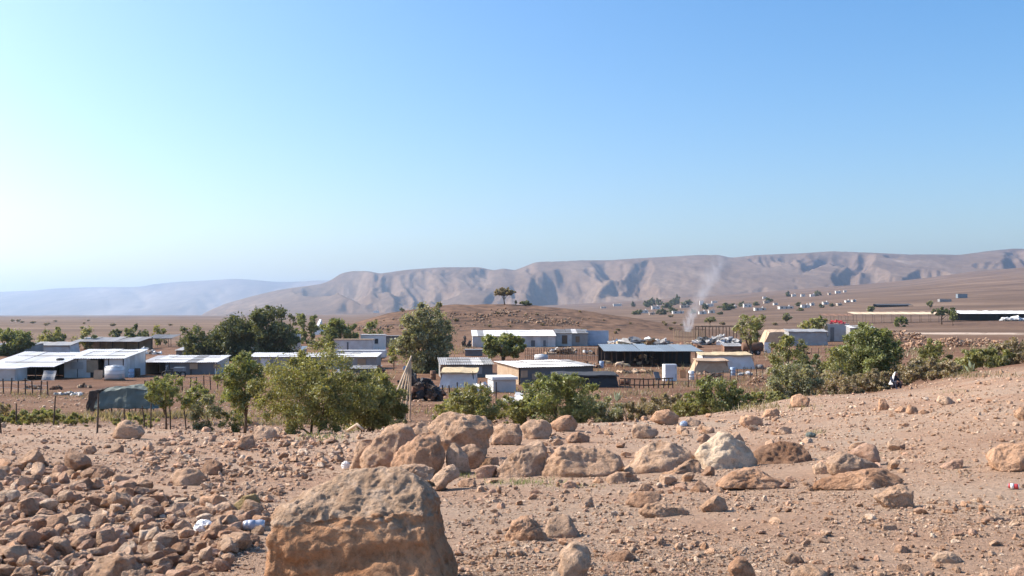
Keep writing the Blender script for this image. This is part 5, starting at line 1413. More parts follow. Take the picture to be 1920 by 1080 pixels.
# --- hamlet centre right
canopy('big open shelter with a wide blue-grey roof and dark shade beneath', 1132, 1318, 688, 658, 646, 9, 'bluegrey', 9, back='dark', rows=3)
def sheep(label, px, base, w_px, face, seed):
    g = gp(px, base); s = g.y / F; L = w_px * s; 
    me = bpy.data.meshes.new('sheep'); r_ = random.Random(seed)
    b = bmesh.new()
    sk = {}
    def v(k, p): sk[k] = b.verts.new(p); return sk[k]
    f = face; hgt = L * .78
    v('r', (-.42 * L * f, 0, .55 * hgt + .04)); v('m', (0, 0, .60 * hgt)); v('c', (.32 * L * f, 0, .62 * hgt)); v('n', (.47 * L * f, 0, .82 * hgt)); v('h', (.56 * L * f, 0, .92 * hgt)); v('z', (.70 * L * f, 0, .82 * hgt))
    v('t', (-.52 * L * f, 0, .5 * hgt))
    E = [('m', 'r'), ('m', 'c'), ('c', 'n'), ('n', 'h'), ('h', 'z'), ('r', 't')]
    for sd in (-1, 1):
        y = .10 * L * sd
        v(f'f1{sd}', (.30 * L * f, y, .36 * hgt)); v(f'f2{sd}', (.29 * L * f, y, .20 * hgt)); v(f'f3{sd}', (.31 * L * f, y, 0)); E += [('c', f'f1{sd}'), (f'f1{sd}', f'f2{sd}'), (f'f2{sd}', f'f3{sd}')]
        v(f'b1{sd}', (-.34 * L * f, y, .38 * hgt)); v(f'b2{sd}', (-.44 * L * f, y, .22 * hgt)); v(f'b3{sd}', (-.42 * L * f, y, 0)); E += [('r', f'b1{sd}'), (f'b1{sd}', f'b2{sd}'), (f'b2{sd}', f'b3{sd}')]
        v(f'e{sd}', (.52 * L * f, .10 * L * sd, .94 * hgt)); E += [('h', f'e{sd}')]
    for a, c in E: b.edges.new((sk[a], sk[c]))
    b.verts.ensure_lookup_table()
    names = list(sk.keys()); b.to_mesh(me); b.free()
    o = bpy.data.objects.new('sheep', me); col.objects.link(o); o.location = g
    m = o.modifiers.new('s', 'SKIN'); rad = {'r': .19, 'm': .22, 'c': .20, 'n': .10, 'h': .085, 'z': .05, 't': .03}
    for i, k in enumerate(names):
        r = (rad[k] if k in rad else (.07 if k[1] == '1' else (.035 if k[1] == '2' else .025))) * L
        if k[0] == 'e': r = .02 * L
        me.skin_vertices[0].data[i].radius = (r, r)
    me.skin_vertices[0].data[1].use_root = True
    o.modifiers.new('u', 'SUBSURF').levels = 1
    me.materials.append(MT['straw'] if seed % 2 else MT['palewood'])
    dg = bpy.context.evaluated_depsgraph_get(); ev = bpy.data.meshes.new_from_object(o.evaluated_get(dg))
    o.modifiers.clear(); o.data = ev; ev.polygons.foreach_set('use_smooth', np.ones(len(ev.polygons), bool))
    tag(o, label, 'sheep')
sheep('cream sheep standing at the left post of the big open shelter', 1141, 687, 15, -1, 1)
sheep('cream sheep standing second from the left before the shelter', 1160, 689, 15, 1, 2)
sheep('pale sheep standing out in the sun right of the other two', 1175, 692, 15, -1, 3)
heap('bags and pale clothes stacked in the shade of the big shelter', 1208, 684, 44, 22, ['tan', 'palewood', 'dark', 'dkwood'], 16, 16)
tent('blue-white tent with a rubbish-strewn top right of the big shelter', 1316, 1416, 692, 666, 660, 4.0, 'whitewall', 'straw', (.05, .12), seed=17)
tent('small sagging tan tent in front of the blue-white one', 1300, 1368, 699, 677, 672, 3.0, 'tan', 'tan', (.3, .1), seed=19)
# white cabinet
def cabinet(label, px, base, w_px, h_px):
    g = gp(px, base); s = g.y / F; w, h = w_px * s, h_px * s; root = empty('cabinet', g, .25)
    bm = bmesh.new(); bmesh.ops.create_cube(bm, size=1.0, matrix=Matrix.Translation((0, .35, h / 2)) @ Matrix.Diagonal((w, .7, h, 1))); bmesh.ops.bevel(bm, geom=bm.edges[:], offset=.03, segments=2, affect='EDGES')
    me = bpy.data.meshes.new('body'); bm.to_mesh(me); bm.free(); link('body', me, MT['plastic'], root)
    for z0, z1 in ((.03, .62), (.65, .97)):
        p = MB(); p.box((0, -.025, (z0 + z1) / 2 * h), (w * .96, .05, (z1 - z0) * h)); d = p.build('door', MT['plastic'], root)
        p = MB(); p.box((w * .38, -.07, (z0 + z1) / 2 * h), (.03, .04, (z1 - z0) * h * .4)); p.build('handle', MT['grey'], d)
    tag(root, label, 'cabinet')
cabinet('tall white cabinet standing alone on the red earth', 1258, 715, 24, 32)
panel('dark panel leaning left of the white cabinet', 'board', 1232, 713, 13, 17, .4, 'dkgrey', 'board', .5)
panel('small orange piece of plastic right of the white cabinet', 'plastic_piece', 1280, 709, 12, 15, .1, 'orange', 'plastic piece')
# pole frame
def pole_frame(label, px0, px1, base, top, depth):
    g = gp((px0 + px1) / 2, base); s = g.y / F; W = (px1 - px0) * s; h = zat(top, g.y) - g.z; root = empty('pole_frame', g); r_ = random.Random(3)
    for j in range(2):
        for i in range(7):
            x = -W / 2 + W * i / 6; p = MB(); p.tube([(x, j * depth, -.1), (x + r_.uniform(-.15, .15), j * depth, h + r_.uniform(-.2, .05))], .09, 6); p.build('post', MT['dkwood'], root)
        p = MB(); p.tube([(-W / 2 - .2, j * depth, h - .1), (0, j * depth, h + .02), (W / 2 + .3, j * depth, h + .05)], .09, 6); p.build('beam', MT['dkwood'], root)
    for i in range(9):
        x = -W / 2 + W * i / 8; p = MB(); p.tube([(x, -.3, h + .1), (x + r_.uniform(-.3, .3), depth + .3, h + .12)], .06, 6); p.build('rafter', MT['dkwood'], root)
    tag(root, label, 'frame')
pole_frame('bare dark pole frame without a roof behind the big shelter', 1310, 1388, 641, 612, 4)
stick_fence('pale reed fence behind the smoke', 1264, 1322, 640, 616, 26, 'straw', 'wood')
heap('pile of pale rubble and sheets behind the blue-grey roof', 1200, 650, 110, 14, ['tan', 'straw', 'grey', 'white'], 18, 26)
heap('dark clutter under the bare pole frame', 1345, 646, 80, 16, ['dark', 'dkwood', 'grey', 'whitewall'], 20, 20)
# tanker trailer
def tanker(label, px0, px1, base, top):
    g = gp((px0 + px1) / 2, base); s = g.y / F; W = (px1 - px0) * s; h = zat(top, g.y) - g.z; root = empty('tank_trailer', g)
    p = MB(); R_ = h * .36; p.tube([(-W * .46, .9, h * .62), (-W * .44, .9, h * .62), (W * .40, .9, h * .62), (W * .42, .9, h * .62)], [R_ * .8, R_, R_, R_ * .8], 18); p.build('tank', MT['rust'], root, True)
    for sy in (.25, 1.5):
        for x in (-.12, .18):
            p = MB(); p.tube([(x * W, sy - .12, h * .2), (x * W, sy + .12, h * .2)], h * .2, 14); w = p.build('wheel', MT['tyre'], root)
            p = MB(); p.tube([(x * W, sy - .14, h * .2), (x * W, sy - .11, h * .2)], h * .09, 10); p.build('hub', MT['metal'], w)
    p = MB(); p.box((0, .9, h * .3), (W * .8, .7, .12)); p.tube([(W * .4, .9, h * .3), (W * .62, .9, h * .22)], .05, 6); p.build('chassis', MT['dkwood'], root)
    p = MB(); p.tube([(0, .9, h * .95), (0, .9, h * 1.04)], .22, 12); p.build('hatch', MT['rust'], root)
    tag(root, label, 'tank trailer')
tanker('rusty brown water tank on a wheeled trailer', 1392, 1436, 666, 641)
shed('low rusty-walled pen roof left of the tank trailer', 1358, 1392, 662, 648, 643, 3, 'grey', (('rust', 0, 1),), left='rust', right='rust')
panel('white sheet standing right of the tank trailer', 'metal_sheet', 1439, 662, 12, 20, .05, 'white', 'sheet')
# right tents and booth
tent('sunlit cream tent with sloping side in front of the right-hand fields', 1432, 1480, 646, 622, 617, 5.0, 'tan', None, (.5, .1), seed=23)
tent('long grey-walled tent right of the sunlit cream one', 1480, 1552, 648, 622, 617, 4.0, 'grey', 'grey', (.0, .0), seed=25)
bo = cabin('small white booth with a dark doorway and red top', 1552, 1592, 640, 608, 2.6, 'whitewall', 'white', 'booth', 'booth', door=(.12, .30))
g = bo.location
heap('red cloth bundle lying on the roof of the white booth', 1570, 0, 28, 8, ['red', 'red', 'red'], 27, 10, 'cloth_bundle', 'cloth', Y=g.y + .6)
hb_ = [o for o in bpy.data.objects if o.get('label', '').startswith('red cloth bundle')][0]; hb_.location.z = zat(607, g.y)
shed('grey-walled low shed right of the white booth behind the big bush', 1594, 1640, 642, 614, 610, 3, 'grey', (('grey', 0, 1),), left='grey', right='grey')

# --- long shelters on the right
canopy('long slatted-roof animal shelter on thin posts at the right', 1600, 1796, 605, 589, 585, 9, 'palewood', 12, sheet=1.2, name='long_shelter')
canopy('low brown roof strip at the left end of the slatted shelter', 1543, 1600, 602, 592, 588.5, 7, 'rust', 5, name='long_shelter')
canopy('long white-roofed dark-sided shelter at the right picture edge', 1800, 1990, 601, 588, 582.5, 10, 'white', 12, sheet=2.6, back='dark', name='long_shelter')
canopy('distant dark-roofed shelter strip on the right-hand field', 1645, 1712, 575.5, 572, 569.5, 10, 'dark', 5, back='dark', sheet=3, name='long_shelter')
heap('white tarpaulin mound in front of the white-roofed shelter', 1898, 602, 44, 8, ['white', 'white', 'plastic'], 29, 14, 'tarpaulin_heap')
cabin('grey box hut alone on the far right slope', 1796, 1814, 559, 551, 5, 'bluegrey', 'bluegrey', 'hut', 'hut')
cabin('low pale hut left of the grey box hut on the far slope', 1762, 1784, 566, 561, 5, 'grey', 'white', 'hut', 'hut')
# stone heaps beyond the gully
for k, (lab, px, py, w, h, n_) in enumerate([('orange stone heap right of the big green bush', 1690, 640, 90, 26, 240), ('orange stone heap in front of the dirt track', 1785, 650, 70, 22, 200), ('grey rubble bank right of the little round bush', 1830, 648, 110, 14, 200), ('small stone heap left of the brown brush', 1715, 656, 60, 18, 140), ('low rubble scatter above the light olive bush', 1425, 722, 40, 20, 90)]):
    g = gp(px, py); s = g.y / F; r_ = np.random.RandomState(60 + k); it = []
    for i in range(n_):
        a, b_ = r_.normal() * .36, r_.normal() * .3
        zz = max(0, h * s * (1 - (a * a + b_ * b_) * 2.2)) * r_.uniform(.2, 1)
        x, y = g.x + a * w * s, g.y + b_ * w * s * .7
        it.append((0, 0, x, y, H1(x, y) + zz * .8, r_.uniform(1.3, 4.2) * s * 1.0))
    o = scatter('stone_heap', it, 2, 90 + k, lab, dim=.62)
# dirt track
L_ = []
for t in np.linspace(0, 1, 40):
    px = 1700 + 420 * t; Yt = 300 - 40 * t; L_.append((px, Yt))
V = []; Fs = []
for i, (px, Yt) in enumerate(L_):
    for dy in (-13, -6, 0, 6, 13):
        x = (px - 960) / F * Yt; y = Yt + dy; V.append((x, y, H1(x, y) + .02))
for i in range(len(L_) - 1):
    for j in range(4): a = i * 5 + j; Fs.append((a, a + 1, a + 6, a + 5))
M_track = plain('dusty_track', (0.46, 0.35, 0.265), 0.95, 0.15, 0.5)
me = bpy.data.meshes.new('dirt_track'); me.from_pydata(V, [], Fs); me.update()
tag(link('dirt_track', me, M_track), 'pale dusty track on the right', 'track', kind='structure')
# ------------------------------------------------------------------ far village
M_house = plain('whitewashed_wall', (0.74, 0.71, 0.66), 0.85, 0.12, 0.2)
M_house2 = plain('mud_wall', (0.50, 0.42, 0.34), 0.9, 0.15, 0.2)
M_houseroof = plain('pale_flat_roof', (0.80, 0.78, 0.74), 0.7, 0.1, 0.2)
def house(label, px, py, w_px, h_px, seed, wall=None, roof=None):
    g = ground_at(px, py, 520, 4200); s = g.y / F; r_ = random.Random(seed)
    w, h, d = w_px * s * .85, h_px * s * .85, max(5.0, w_px * s * .5)
    root = empty('house', (g.x, g.y, g.z - .4)); h += .4
    p = MB(); p.box((0, d / 2, h / 2), (w, d, h)); p.build('wall', wall or M_house, root)
    p = MB(); p.box((0, d / 2, h + .16), (w + .8, d + .8, .32)); rf = p.build('roof', roof or M_houseroof, root)
    p = MB(); p.tube([(w * .25, d * .5, h + .3), (w * .25, d * .5, h + 1.5)], .55, 10); p.build('water_tank', MT['dkgrey'] if seed % 2 else MT['white'], rf)
    n = max(1, int(w / 4))
    for i in range(n):
        x = -w / 2 + w * (i + .5) / n
        p = MB()
        if i == seed % n:
            p.box((x, -.06, 1.35), (1.3, .1, 2.5)); p.build('door', MT['dkgrey'], root)
        else:
            p.box((x, -.06, h * .58), (1.5, .1, 1.2)); p.build('window', MT['dark'], root)
    return tag(root, label, 'house', 'houses of the far village')
HOUSES = [
 (1158, 574, 18, 5, 'leftmost white house of the far village, alone on the plain'), (1132, 578, 12, 3, 'low grey hut left of the leftmost white house'), (1207, 587, 20, 6, 'white long house at the near left corner of the far village'),
 (1223, 590, 12, 4, 'low hut just right of the near left long house'), (1230, 580, 17, 7, 'cream house among the dark trees of the far village'), (1272, 588, 24, 5, 'long low white house in front of the dark tree row'),
 (1285, 577, 20, 5, 'grey house behind the dark tree row'), (1316, 572, 9, 9, 'tall narrow grey house behind the smoke'), (1318, 589, 16, 6, 'white house right at the foot of the smoke'),
 (1335, 587, 13, 6, 'white house right of the one at the smoke foot'), (1332, 575, 14, 6, 'cream house above the white pair near the smoke'), (1340, 568, 12, 4, 'white roof higher up behind the cream house'),
 (1376, 578, 14, 5, 'pale shed right of the round dark tree in the village'), (1402, 576, 17, 7, 'white house with a porch in the middle of the village'), (1426, 582, 24, 5, 'long pale house below the middle of the village'),
 (1438, 569, 12, 5, 'small pale house above the long pale one'), (1475, 579, 30, 5, 'wide low white house right of the village middle'), (1434, 560, 8, 4, 'little white house on the slope above the village'),
 (1511, 577, 18, 6, 'white house at the right of the village'), (1524, 573, 8, 5, 'small house touching the right-hand white one'), (1549, 571, 12, 5, 'pale house near the right end of the village'), (1575, 573, 10, 4, 'low hut near the right end of the village'),
 (1590, 567, 9, 4, 'small hut uphill of the right end'), (1602, 566, 8, 4, 'last small white hut at the right end'), (1489, 556, 9, 5, 'leftmost white house of the upper row'), (1506, 556, 9, 5, 'second white house of the upper row'),
 (1524, 556, 10, 5, 'third white house of the upper row'), (1556, 553, 6, 4, 'small house in the upper row beyond the trees'), (1572, 550, 11, 5, 'rightmost white house of the upper row'), (1585, 548, 6, 4, 'tiny hut right beside the last upper house'),
 (705, 573, 12, 4, 'tiny white building at the foot of the mountains behind the tall tree'), (1455, 572, 9, 4, 'small hut left of the wide low house')]
for i, (px, py, w, h, lab) in enumerate(HOUSES):
    house(lab, px, py, w, h, i, wall=M_house if (i % 3 or 'white' in lab) else M_house2)
FT = [(1188, 575, 7, 8), (1215, 576, 12, 12), (1222, 574, 9, 14), (1236, 572, 10, 10), (1250, 578, 14, 10), (1262, 572, 10, 12), (1270, 570, 9, 14), (1258, 586, 16, 9), (1240, 590, 14, 10), (1287, 572, 16, 8), (1362, 582, 22, 13), (1322, 580, 8, 10),
      (1390, 575, 9, 8), (1418, 573, 9, 7), (1442, 566, 10, 7), (1478, 556, 8, 8), (1498, 574, 9, 7), (1533, 555, 9, 9), (1541, 577, 8, 6), (1560, 575, 7, 6), (1195, 590, 14, 8), (1300, 588, 10, 7), (1500, 583, 10, 6), (1350, 590, 8, 5)]
WH = ['round dark tree', 'bushy dark tree', 'small dark tree', 'upright dark tree']
far_proto = []
for k in range(3):
    rp = plant_at('tree', 'x', 'tree', Vector((0, 0, 0)), 8.0, 7.5, 'dark', 'tree', 900 + k, 1.2, .08, px_size=34, lsize=1.0)
    far_proto.append(rp)
NEARH = lambda px, py: min(HOUSES, key=lambda h: (h[0] - px) ** 2 + (h[1] - py) ** 2)[4]
usedp = set(); usedl = set()
for i, (px, py, w, h) in enumerate(FT):
    g = ground_at(px, py, 520, 4200); s = g.y / F; k = i % 3
    o = far_proto[k] if k not in usedp else copy_tree(far_proto[k]); usedp.add(k)
    o.location = g; o.scale = (w * s / 6.0, w * s / 6.0, h * s / 6.2); o.rotation_euler = (0, 0, i * 1.7)
    near = NEARH(px, py); hx = min(HOUSES, key=lambda h_: (h_[0] - px) ** 2 + (h_[1] - py) ** 2)[0]
    side = 'left of' if px < hx - 3 else ('right of' if px > hx + 3 else 'behind')
    short = ' '.join(near.replace(',', '').split()[:9])
    L = f'{WH[i % 4]} {side} the {short}'
    L = ' '.join(L.split()[:15]); L = ('another ' + L) if L in usedl else L; usedl.add(L); tag(o, L, 'tree', 'trees of the far village')
# shrubs dotted over the plain and the low hill
r_ = random.Random(12); sp = None
SH = []
for i in range(46):
    if i < 18: px, py = r_.uniform(700, 1160), r_.uniform(585, 628)
    elif i < 34: px, py = r_.uniform(1080, 1540), r_.uniform(594, 626)
    else: px, py = r_.uniform(20, 420), r_.uniform(600, 612)
    SH.append((px, py))
proto = [plant_at('shrub', 'x', 'shrub', Vector((0, 0, 0)), 1.0, .7, 'dry', 'bush', 950 + k, 1.0, px_size=24) for k in range(2)]
for i, (px, py) in enumerate(SH):
    g = ground_at(px, py, 200, 3000); s = g.y / F; k = i % 2
    o = proto[k] if i < 2 else copy_tree(proto[k])
    sc = s * r_.uniform(4, 9); o.location = g; o.scale = (sc * 1.4, sc, sc); o.rotation_euler = (0, 0, r_.uniform(0, 6))
    where = 'on the flank of the low hill' if i < 18 else ('on the field before the far village' if i < 34 else 'far out on the left-hand plain')
    tag(o, f'tiny dry brown shrub {where}', 'shrub', 'dry shrubs ' + where)
# rocks on the low hill
it = []; rr = np.random.RandomState(5)
for (px, py, w, n_) in [(945, 585, 26, 70), (880, 592, 70, 50), (1010, 602, 90, 120), (1050, 606, 60, 60), (790, 600, 70, 90), (905, 600, 20, 20), (700, 615, 60, 60), (850, 610, 120, 50), (980, 592, 90, 40)]:
    for _ in range(n_):
        g = ground_at(px + rr.normal() * w * .4, py + rr.normal() * 2.5, 200, 400)
        it.append((0, 0, g.x, g.y, g.z, rr.uniform(.12, .5)))
scatter('hillside_rocks', it, 2, 55, 'dark rock outcrops and stones scattered over the low hill', dim=0.5)

# ------------------------------------------------------------------ smoke
def smoke():
    Ys = 215.0; b0 = on(1286, Ys); s = Ys / F
    path = [(1288, 622, 9), (1290, 606, 15), (1296, 590, 15), (1305, 572, 15), (1318, 548, 19), (1332, 522, 24), (1344, 500, 25), (1352, 482, 22), (1356, 470, 14)]
    m = bpy.data.materials.new('smoke_plume'); m.use_nodes = True; nt = m.node_tree; nt.nodes.clear()
    out = N(nt, 'ShaderNodeOutputMaterial'); pv = N(nt, 'ShaderNodeVolumePrincipled')
    pv.inputs['Color'].default_value = (0.93, 0.95, 1.0, 1); pv.inputs['Anisotropy'].default_value = 0.3
    g = N(nt, 'ShaderNodeNewGeometry'); mp = N(nt, 'ShaderNodeMapping'); mp.inputs['Scale'].default_value = (1, 1, .45)
    nt.links.new(g.outputs['Position'], mp.inputs[0])
    n1 = noise(nt, mp.outputs[0], 0.55, 4, .6, .8)
    r1 = ramp(nt, [(.40, (0, 0, 0)), (.62, (1, 1, 1))]); nt.links.new(n1.outputs[0], r1.inputs[0])
    # thins out with height and away from the core of the rising column
    sep = N(nt, 'ShaderNodeSeparateXYZ'); nt.links.new(g.outputs['Position'], sep.inputs[0])
    zs = [zat(p[1], Ys) for p in path]; xs = [(p[0] - 960) * s for p in path]; rd = [p[2] * s for p in path]
    z0, z1 = zs[0], zs[-1]
    def curve(vals, sc):
        rp = ramp(nt, [(0, (0, 0, 0)), (1, (1, 1, 1))]); cr = rp.color_ramp
        while len(cr.elements) < len(zs): cr.elements.new(.5)
        for e, z, v in zip(cr.elements, zs, vals): e.position = min(1, max(0, (z - z0) / (z1 - z0))); e.color = (v / sc,) * 3 + (1,)
        return rp
    mr = N(nt, 'ShaderNodeMapRange'); mr.inputs[1].default_value = z0; mr.inputs[2].default_value = z1; nt.links.new(sep.outputs['Z'], mr.inputs[0])
    cx = curve([x - xs[0] for x in xs], 12.0); rdn = curve(rd, 6.0); dn = curve([1.0, 1.0, .5, .2, .16, .14, .12, .07, 0.0], 1.0)
    for q in (cx, rdn, dn): nt.links.new(mr.outputs[0], q.inputs[0])
    def mth(op, a, b=None):
        n = N(nt, 'ShaderNodeMath', operation=op)
        for i_, v in enumerate((a, b)):
            if v is None: continue
            if isinstance(v, (int, float)): n.inputs[i_].default_value = v
            else: nt.links.new(v, n.inputs[i_])
        return n.outputs[0]
    dx = mth('SUBTRACT', mth('SUBTRACT', sep.outputs['X'], xs[0]), mth('MULTIPLY', cx.outputs[0], 12.0)); dy = mth('SUBTRACT', sep.outputs['Y'], Ys)
    rr_ = mth('SQRT', mth('ADD', mth('MULTIPLY', dx, dx), mth('MULTIPLY', dy, dy)))
    q = mth('DIVIDE', rr_, mth('MULTIPLY', rdn.outputs[0], 6.0))
    fall = mth('MAXIMUM', mth('SUBTRACT', 1.0, q), 0.0)
    d = mth('MULTIPLY', mth('MULTIPLY', mth('MULTIPLY', r1.outputs[0], fall), dn.outputs[0]), SMOKE)
    nt.links.new(d, pv.inputs['Density']); nt.links.new(pv.outputs[0], out.inputs['Volume'])
    b = MB(); b.tube([(x, Ys, z) for x, z in zip(xs, zs)], [r * 1.05 for r in rd], 16)
    o = b.build('smoke', m); tag(o, 'thin bluish smoke column rising behind the bare pole frame', 'smoke', kind='stuff')
SMOKE = 1.35
smoke()

# ------------------------------------------------------------------ seated person
def seated_person():
    g = on(1677, 48.0)
    M_robe = plain('navy_robe', (0.030, 0.034, 0.060), 0.9, 0.2, 6.0); M_skin = plain('skin', (0.30, 0.17, 0.11), 0.6, 0.05, 4.0); M_shawl = plain('white_headcloth', (0.80, 0.79, 0.78), 0.85, 0.06, 6.0)
    J = {'p': (-.08, 0, .15, .15), 's': (-.11, 0, .34, .145), 'c': (-.04, 0, .53, .15), 'n': (.05, 0, .655, .055), 'h': (.085, 0, .74, .085), 'k': (.10, 0, .83, .075)}
    E = [('p', 's'), ('s', 'c'), ('c', 'n'), ('n', 'h'), ('h', 'k')]
    for q, sg in (('L', 1), ('R', -1)):
        J.update({q + 'hip': (-.02, .10 * sg, .14, .105), q + 'kn': (.30, .15 * sg, .40, .075), q + 'an': (.26, .12 * sg, .08, .05), q + 'to': (.40, .13 * sg, .035, .035),
                  q + 'sh': (-.01, .17 * sg, .56, .068), q + 'el': (.10, .25 * sg, .36, .052), q + 'wr': (.31, .13 * sg, .42, .034), q + 'ha': (.37, .10 * sg, .42, .036)})
        E += [('p', q + 'hip'), (q + 'hip', q + 'kn'), (q + 'kn', q + 'an'), (q + 'an', q + 'to'), ('c', q + 'sh'), (q + 'sh', q + 'el'), (q + 'el', q + 'wr'), (q + 'wr', q + 'ha')]
        for f in range(5):
            a = (f - 2) * .016
            J[f'{q}f{f}'] = (.41 + (.0 if f else -.03), .10 * sg + a, .405 + (.03 if f == 0 else 0), .0095); J[f'{q}g{f}'] = (.435 - .006 * abs(f - 2) + (.0 if f else -.05), .10 * sg + a * 1.2, .378 + (.045 if f == 0 else 0), .0085)
            E += [(q + 'ha', f'{q}f{f}'), (f'{q}f{f}', f'{q}g{f}')]
    names = list(J); me = bpy.data.meshes.new('body')
    me.from_pydata([J[k][:3] for k in names], [(names.index(a), names.index(b)) for a, b in E], []); me.update()
    root = empty('person', g, R(-68))
    o = bpy.data.objects.new('body', me); col.objects.link(o)
    o.modifiers.new('s', 'SKIN'); 
    if not me.skin_vertices: bpy.ops.object.select_all(action='DESELECT')
    for i, k in enumerate(names):
        me.skin_vertices[0].data[i].radius = (J[k][3],) * 2; me.skin_vertices[0].data[i].use_root = (k == 'p')
    o.modifiers.new('u', 'SUBSURF').levels = 2
    dg = bpy.context.evaluated_depsgraph_get(); ev = bpy.data.meshes.new_from_object(o.evaluated_get(dg)); o.modifiers.clear(); o.data = ev
    ev.materials.clear(); ev.materials.append(M_robe); ev.materials.append(M_skin)
    for f in ev.polygons:
        c = f.center; f.use_smooth = True
        if c.z > .665 or (c.x > .325 and .3 < c.z < .5): f.material_index = 1
    o.parent = root
    # nose, face details
    p = MB(); p.tube([(.17, 0, .80), (.195, 0, .765), (.17, 0, .755)], [.008, .016, .012], 6); p.build('nose', M_skin, root, True)
    for sg in (-1, 1):
        p = MB(); p.tube([(.168, .03 * sg, .80), (.176, .03 * sg, .80)], .008, 6); p.build('eye', MT['dark'], root)
    p = MB(); p.tube([(.168, -.025, .725), (.178, 0, .722), (.168, .025, .725)], .006, 5); p.build('mouth', M_robe, root)
    # headcloth over head, shoulders and back, open at the face
    V = []; Fs = []; nu, nv = 22, 16
    for i in range(nv):
        t = i / (nv - 1)
        zc = .87 - .62 * t; rr0 = (.02 + .105 * min(1, t * 3.2) ** .6) if t < .32 else .125 + .14 * (t - .32)
        cx = .085 - .13 * max(0, t - .2)
        for j in range(nu):
            a = R(58) + (2 * math.pi - R(116)) * j / (nu - 1)
            fold = 1 + .07 * math.sin(a * 9 + t * 3) * t
            V.append((cx + rr0 * fold * math.cos(a), rr0 * 1.15 * fold * math.sin(a), zc))
    m_ = len(V); V += [(x * .97, y * .95, z - .004) for x, y, z in V]
    for i in range(nv - 1):
        for j in range(nu - 1):
            a = i * nu + j; Fs.append((a, a + 1, a + nu + 1, a + nu)); Fs.append((m_ + a, m_ + a + nu, m_ + a + nu + 1, m_ + a + 1))
    sm = bpy.data.meshes.new('headcloth'); sm.from_pydata(V, [], Fs); sm.update(); sm.polygons.foreach_set('use_smooth', np.ones(len(Fs), bool)); link('headcloth', sm, M_shawl, root)
    tag(root, 'person in dark navy clothing and white headcloth sitting on the right slope', 'person')
seated_person()

# ------------------------------------------------------------------ litter
M_bag = plain('white_plastic_bag', (0.84, 0.81, 0.77), 0.6, 0.05, 8.0); M_can = plain('can_metal', (0.55, 0.57, 0.62), 0.4, 0.1, 20.0, metallic=0.4); M_canred = plain('can_red', (0.55, 0.06, 0.06), 0.3, 0.08, 12.0)
def bag(label, px, py, w_px, h_px, seed, mat=None):
    g = ground_at(px, py, 3, 60); s = g.y / F; V, Fc = ico(4); V = V * np.array([w_px * s * .5, w_px * s * .38, h_px * s * .55])
    nn = vnormals(V, Fc); V = V + nn * ((ridged(V / (w_px * s) * 3.2 + seed, 3) - .6) * .13 * w_px * s)[:, None]
    V[:, 2] = np.maximum(V[:, 2], -h_px * s * .25)
    tag(link('plastic_bag', mesh_np('plastic_bag', V, Fc, False), mat or M_bag, None, (g.x, g.y, g.z + h_px * s * .42)), label, 'bag')
bag('crumpled white plastic bag lying on the stone spread', 382, 997, 32, 20, 2)
bag('white scrap of plastic at the foot of the upright slab', 648, 880, 14, 15, 5)
bag('tiny white scrap among stones left of the white bag', 282, 962, 12, 8, 7)
bag('small white scrap below the white bag', 318, 1030, 14, 8, 9)
bag('blue-grey plastic scrap between the smooth orange boulder and the grey one', 1282, 800, 12, 10, 11, MT['blue'])
bag('greenish scrap on the slope above the dark brown block', 1520, 820, 16, 9, 12, MT['green'])
def can(label, px, py, L_px, R_px, rz, red=False):
    g = ground_at(px, py, 3, 60); s = g.y / F; L, R0 = L_px * s, R_px * s
    root = empty('drink_can', (g.x, g.y, g.z + R0 * 1.2), rz)
    p = MB(); n = 9; pts = [(-L / 2 + L * i / (n - 1), 0, 0) for i in range(n)]; rd = [R0 * .8] + [R0 * (1 - .1 * (i % 2) * (0 if i in (1, n - 2) else 1)) for i in range(1, n - 1)] + [R0 * .8]
    p.tube(pts, rd, 16); p.build('body', M_canred if red else M_can, root, True)
    for e in (-1, 1):
        p = MB(); p.tube([(e * L * .5, 0, 0), (e * (L * .5 + .004), 0, 0)], R0 * .82, 16); p.build('end', M_can, root)
    p = MB(); p.tube([(-L * .28, 0, 0), (L * .05, 0, 0)], R0 * 1.03, 16); p.build('printed_band', M_bag if red else plain('can_grey_blue', (.38, .42, .52), .35, .1, 10), root, True)
    tag(root, label, 'can')
can('crushed silver drink can left of the huge crusted block', 476, 996, 38, 9.5, .25)
can('red and white drink can lying at the right picture edge', 1900, 918, 17, 5, -.5, True)
p = MB(); g = on(668, 25.5); p.tube([(-.25, .1, .05), (.02, 0, .22), (.2, -.1, .10)], [.035, .045, .03], 7)
tag(p.build('bleached_branch', MT['palewood'], loc=g, smooth=True), 'bleached bent branch lying under the lower olive bush', 'branch')

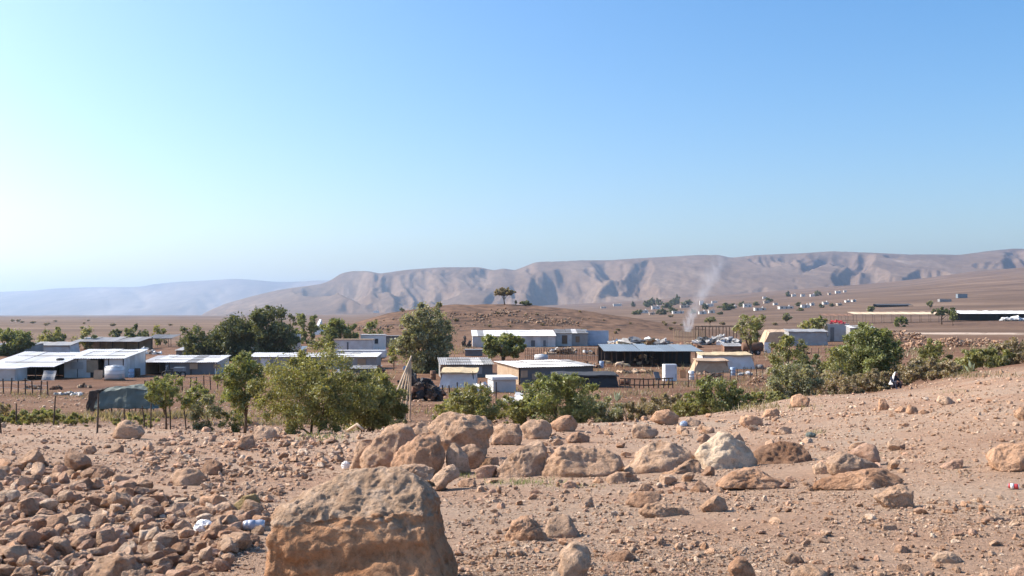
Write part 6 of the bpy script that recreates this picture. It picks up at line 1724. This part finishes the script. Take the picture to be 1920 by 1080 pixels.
# ------------------------------------------------------------------ yard clutter of the hamlet
def barrel(label, px, base, mat, lying=False):
    g = gp(px, base); root = empty('barrel', (g.x, g.y, g.z), px * .37)
    zs = [0, .02, .28, .30, .32, .58, .60, .62, .88, .90]; rr = [.28, .29, .29, .305, .29, .29, .305, .29, .29, .27]
    p = MB(); p.tube([(0, 0, z) for z in zs] if not lying else [(z - .45, 0, .29) for z in zs], rr, 14); p.build('drum', MT[mat], root, True)
    p = MB(); p.tube([(0.12, 0, .895), (0.12, 0, .93)] if not lying else [(.45, .1, .35), (.48, .1, .35)], .04, 8); p.build('bung', MT['metal'], root)
    tag(root, label, 'barrel', 'barrels in the yards')
for px, py, mt, ly, lab in [(246, 708, 'blue', 0, 'blue barrel right of the long white shed'), (258, 706, 'rust', 0, 'rusty barrel left of the grey-fronted shed'), (416, 700, 'white', 0, 'white barrel right of the grey-fronted shed'), (760, 695, 'blue', 1, 'blue barrel lying under the tall grey-green tree'),
        (812, 712, 'rust', 0, 'rusty barrel left of the grey-roofed dark shed'), (1128, 690, 'blue', 0, 'blue barrel at the left end of the big open shelter'), (1172, 722, 'rust', 1, 'rusty barrel lying by the stick fence'), (1296, 712, 'white', 0, 'white barrel right of the orange plastic'),
        (1424, 692, 'dkgrey', 1, 'dark barrel lying right of the blue-white tent'), (1374, 704, 'blue', 0, 'blue barrel right of the small sagging tan tent'), (1462, 668, 'rust', 0, 'rusty barrel below the sunlit cream tent')]:
    barrel(lab, px, py, mt, bool(ly))
for i, (px, py, w, h, m, lab) in enumerate([(60, 730, 30, 7, ['rust', 'tan', 'wood'], 'brown boards lying before the white porch'), (300, 722, 26, 6, ['grey', 'white', 'tan'], 'pale scraps before the grey-fronted shed'), (420, 712, 24, 12, ['dkwood', 'wood'], 'firewood heap left of the small two-trunk tree'),
        (860, 744, 34, 8, ['tan', 'white', 'wood'], 'scraps on the earth before the straw-roofed hut'), (1020, 736, 30, 10, ['dkwood', 'tan'], 'boards before the tan-ended hut'), (1100, 690, 40, 12, ['wood', 'tan', 'rust'], 'broken boards along the stick fence'),
        (1196, 700, 60, 5, ['rust', 'wood', 'tan'], 'low line of boards and stones before the big shelter'), (1330, 706, 40, 8, ['dkwood', 'tan', 'rust'], 'rags before the small sagging tan tent'), (1400, 704, 26, 6, ['white', 'grey'], 'pale scraps right of the blue-white tent'),
        (1150, 660, 40, 16, ['straw', 'tan', 'wood'], 'fodder heap behind the left end of the big shelter'), (1070, 664, 80, 12, ['tan', 'wood', 'white'], 'odds and ends heaped behind the stick fence'), (905, 664, 26, 12, ['wood', 'dkwood', 'tan'], 'timber heap behind the round green tree'),
        (640, 706, 40, 12, ['grey', 'white', 'dkwood'], 'scrap metal heap behind the big olive bush'), (180, 672, 60, 8, ['tan', 'grey', 'white'], 'odds and ends behind the long white shed roof'), (1285, 652, 60, 8, ['tan', 'straw', 'rust'], 'brushwood line before the pale reed fence'),
        (1500, 664, 40, 8, ['rust', 'wood'], 'old boards below the long grey-walled tent')]):
    heap(lab, px, py, w, h, m, 200 + i, 14)
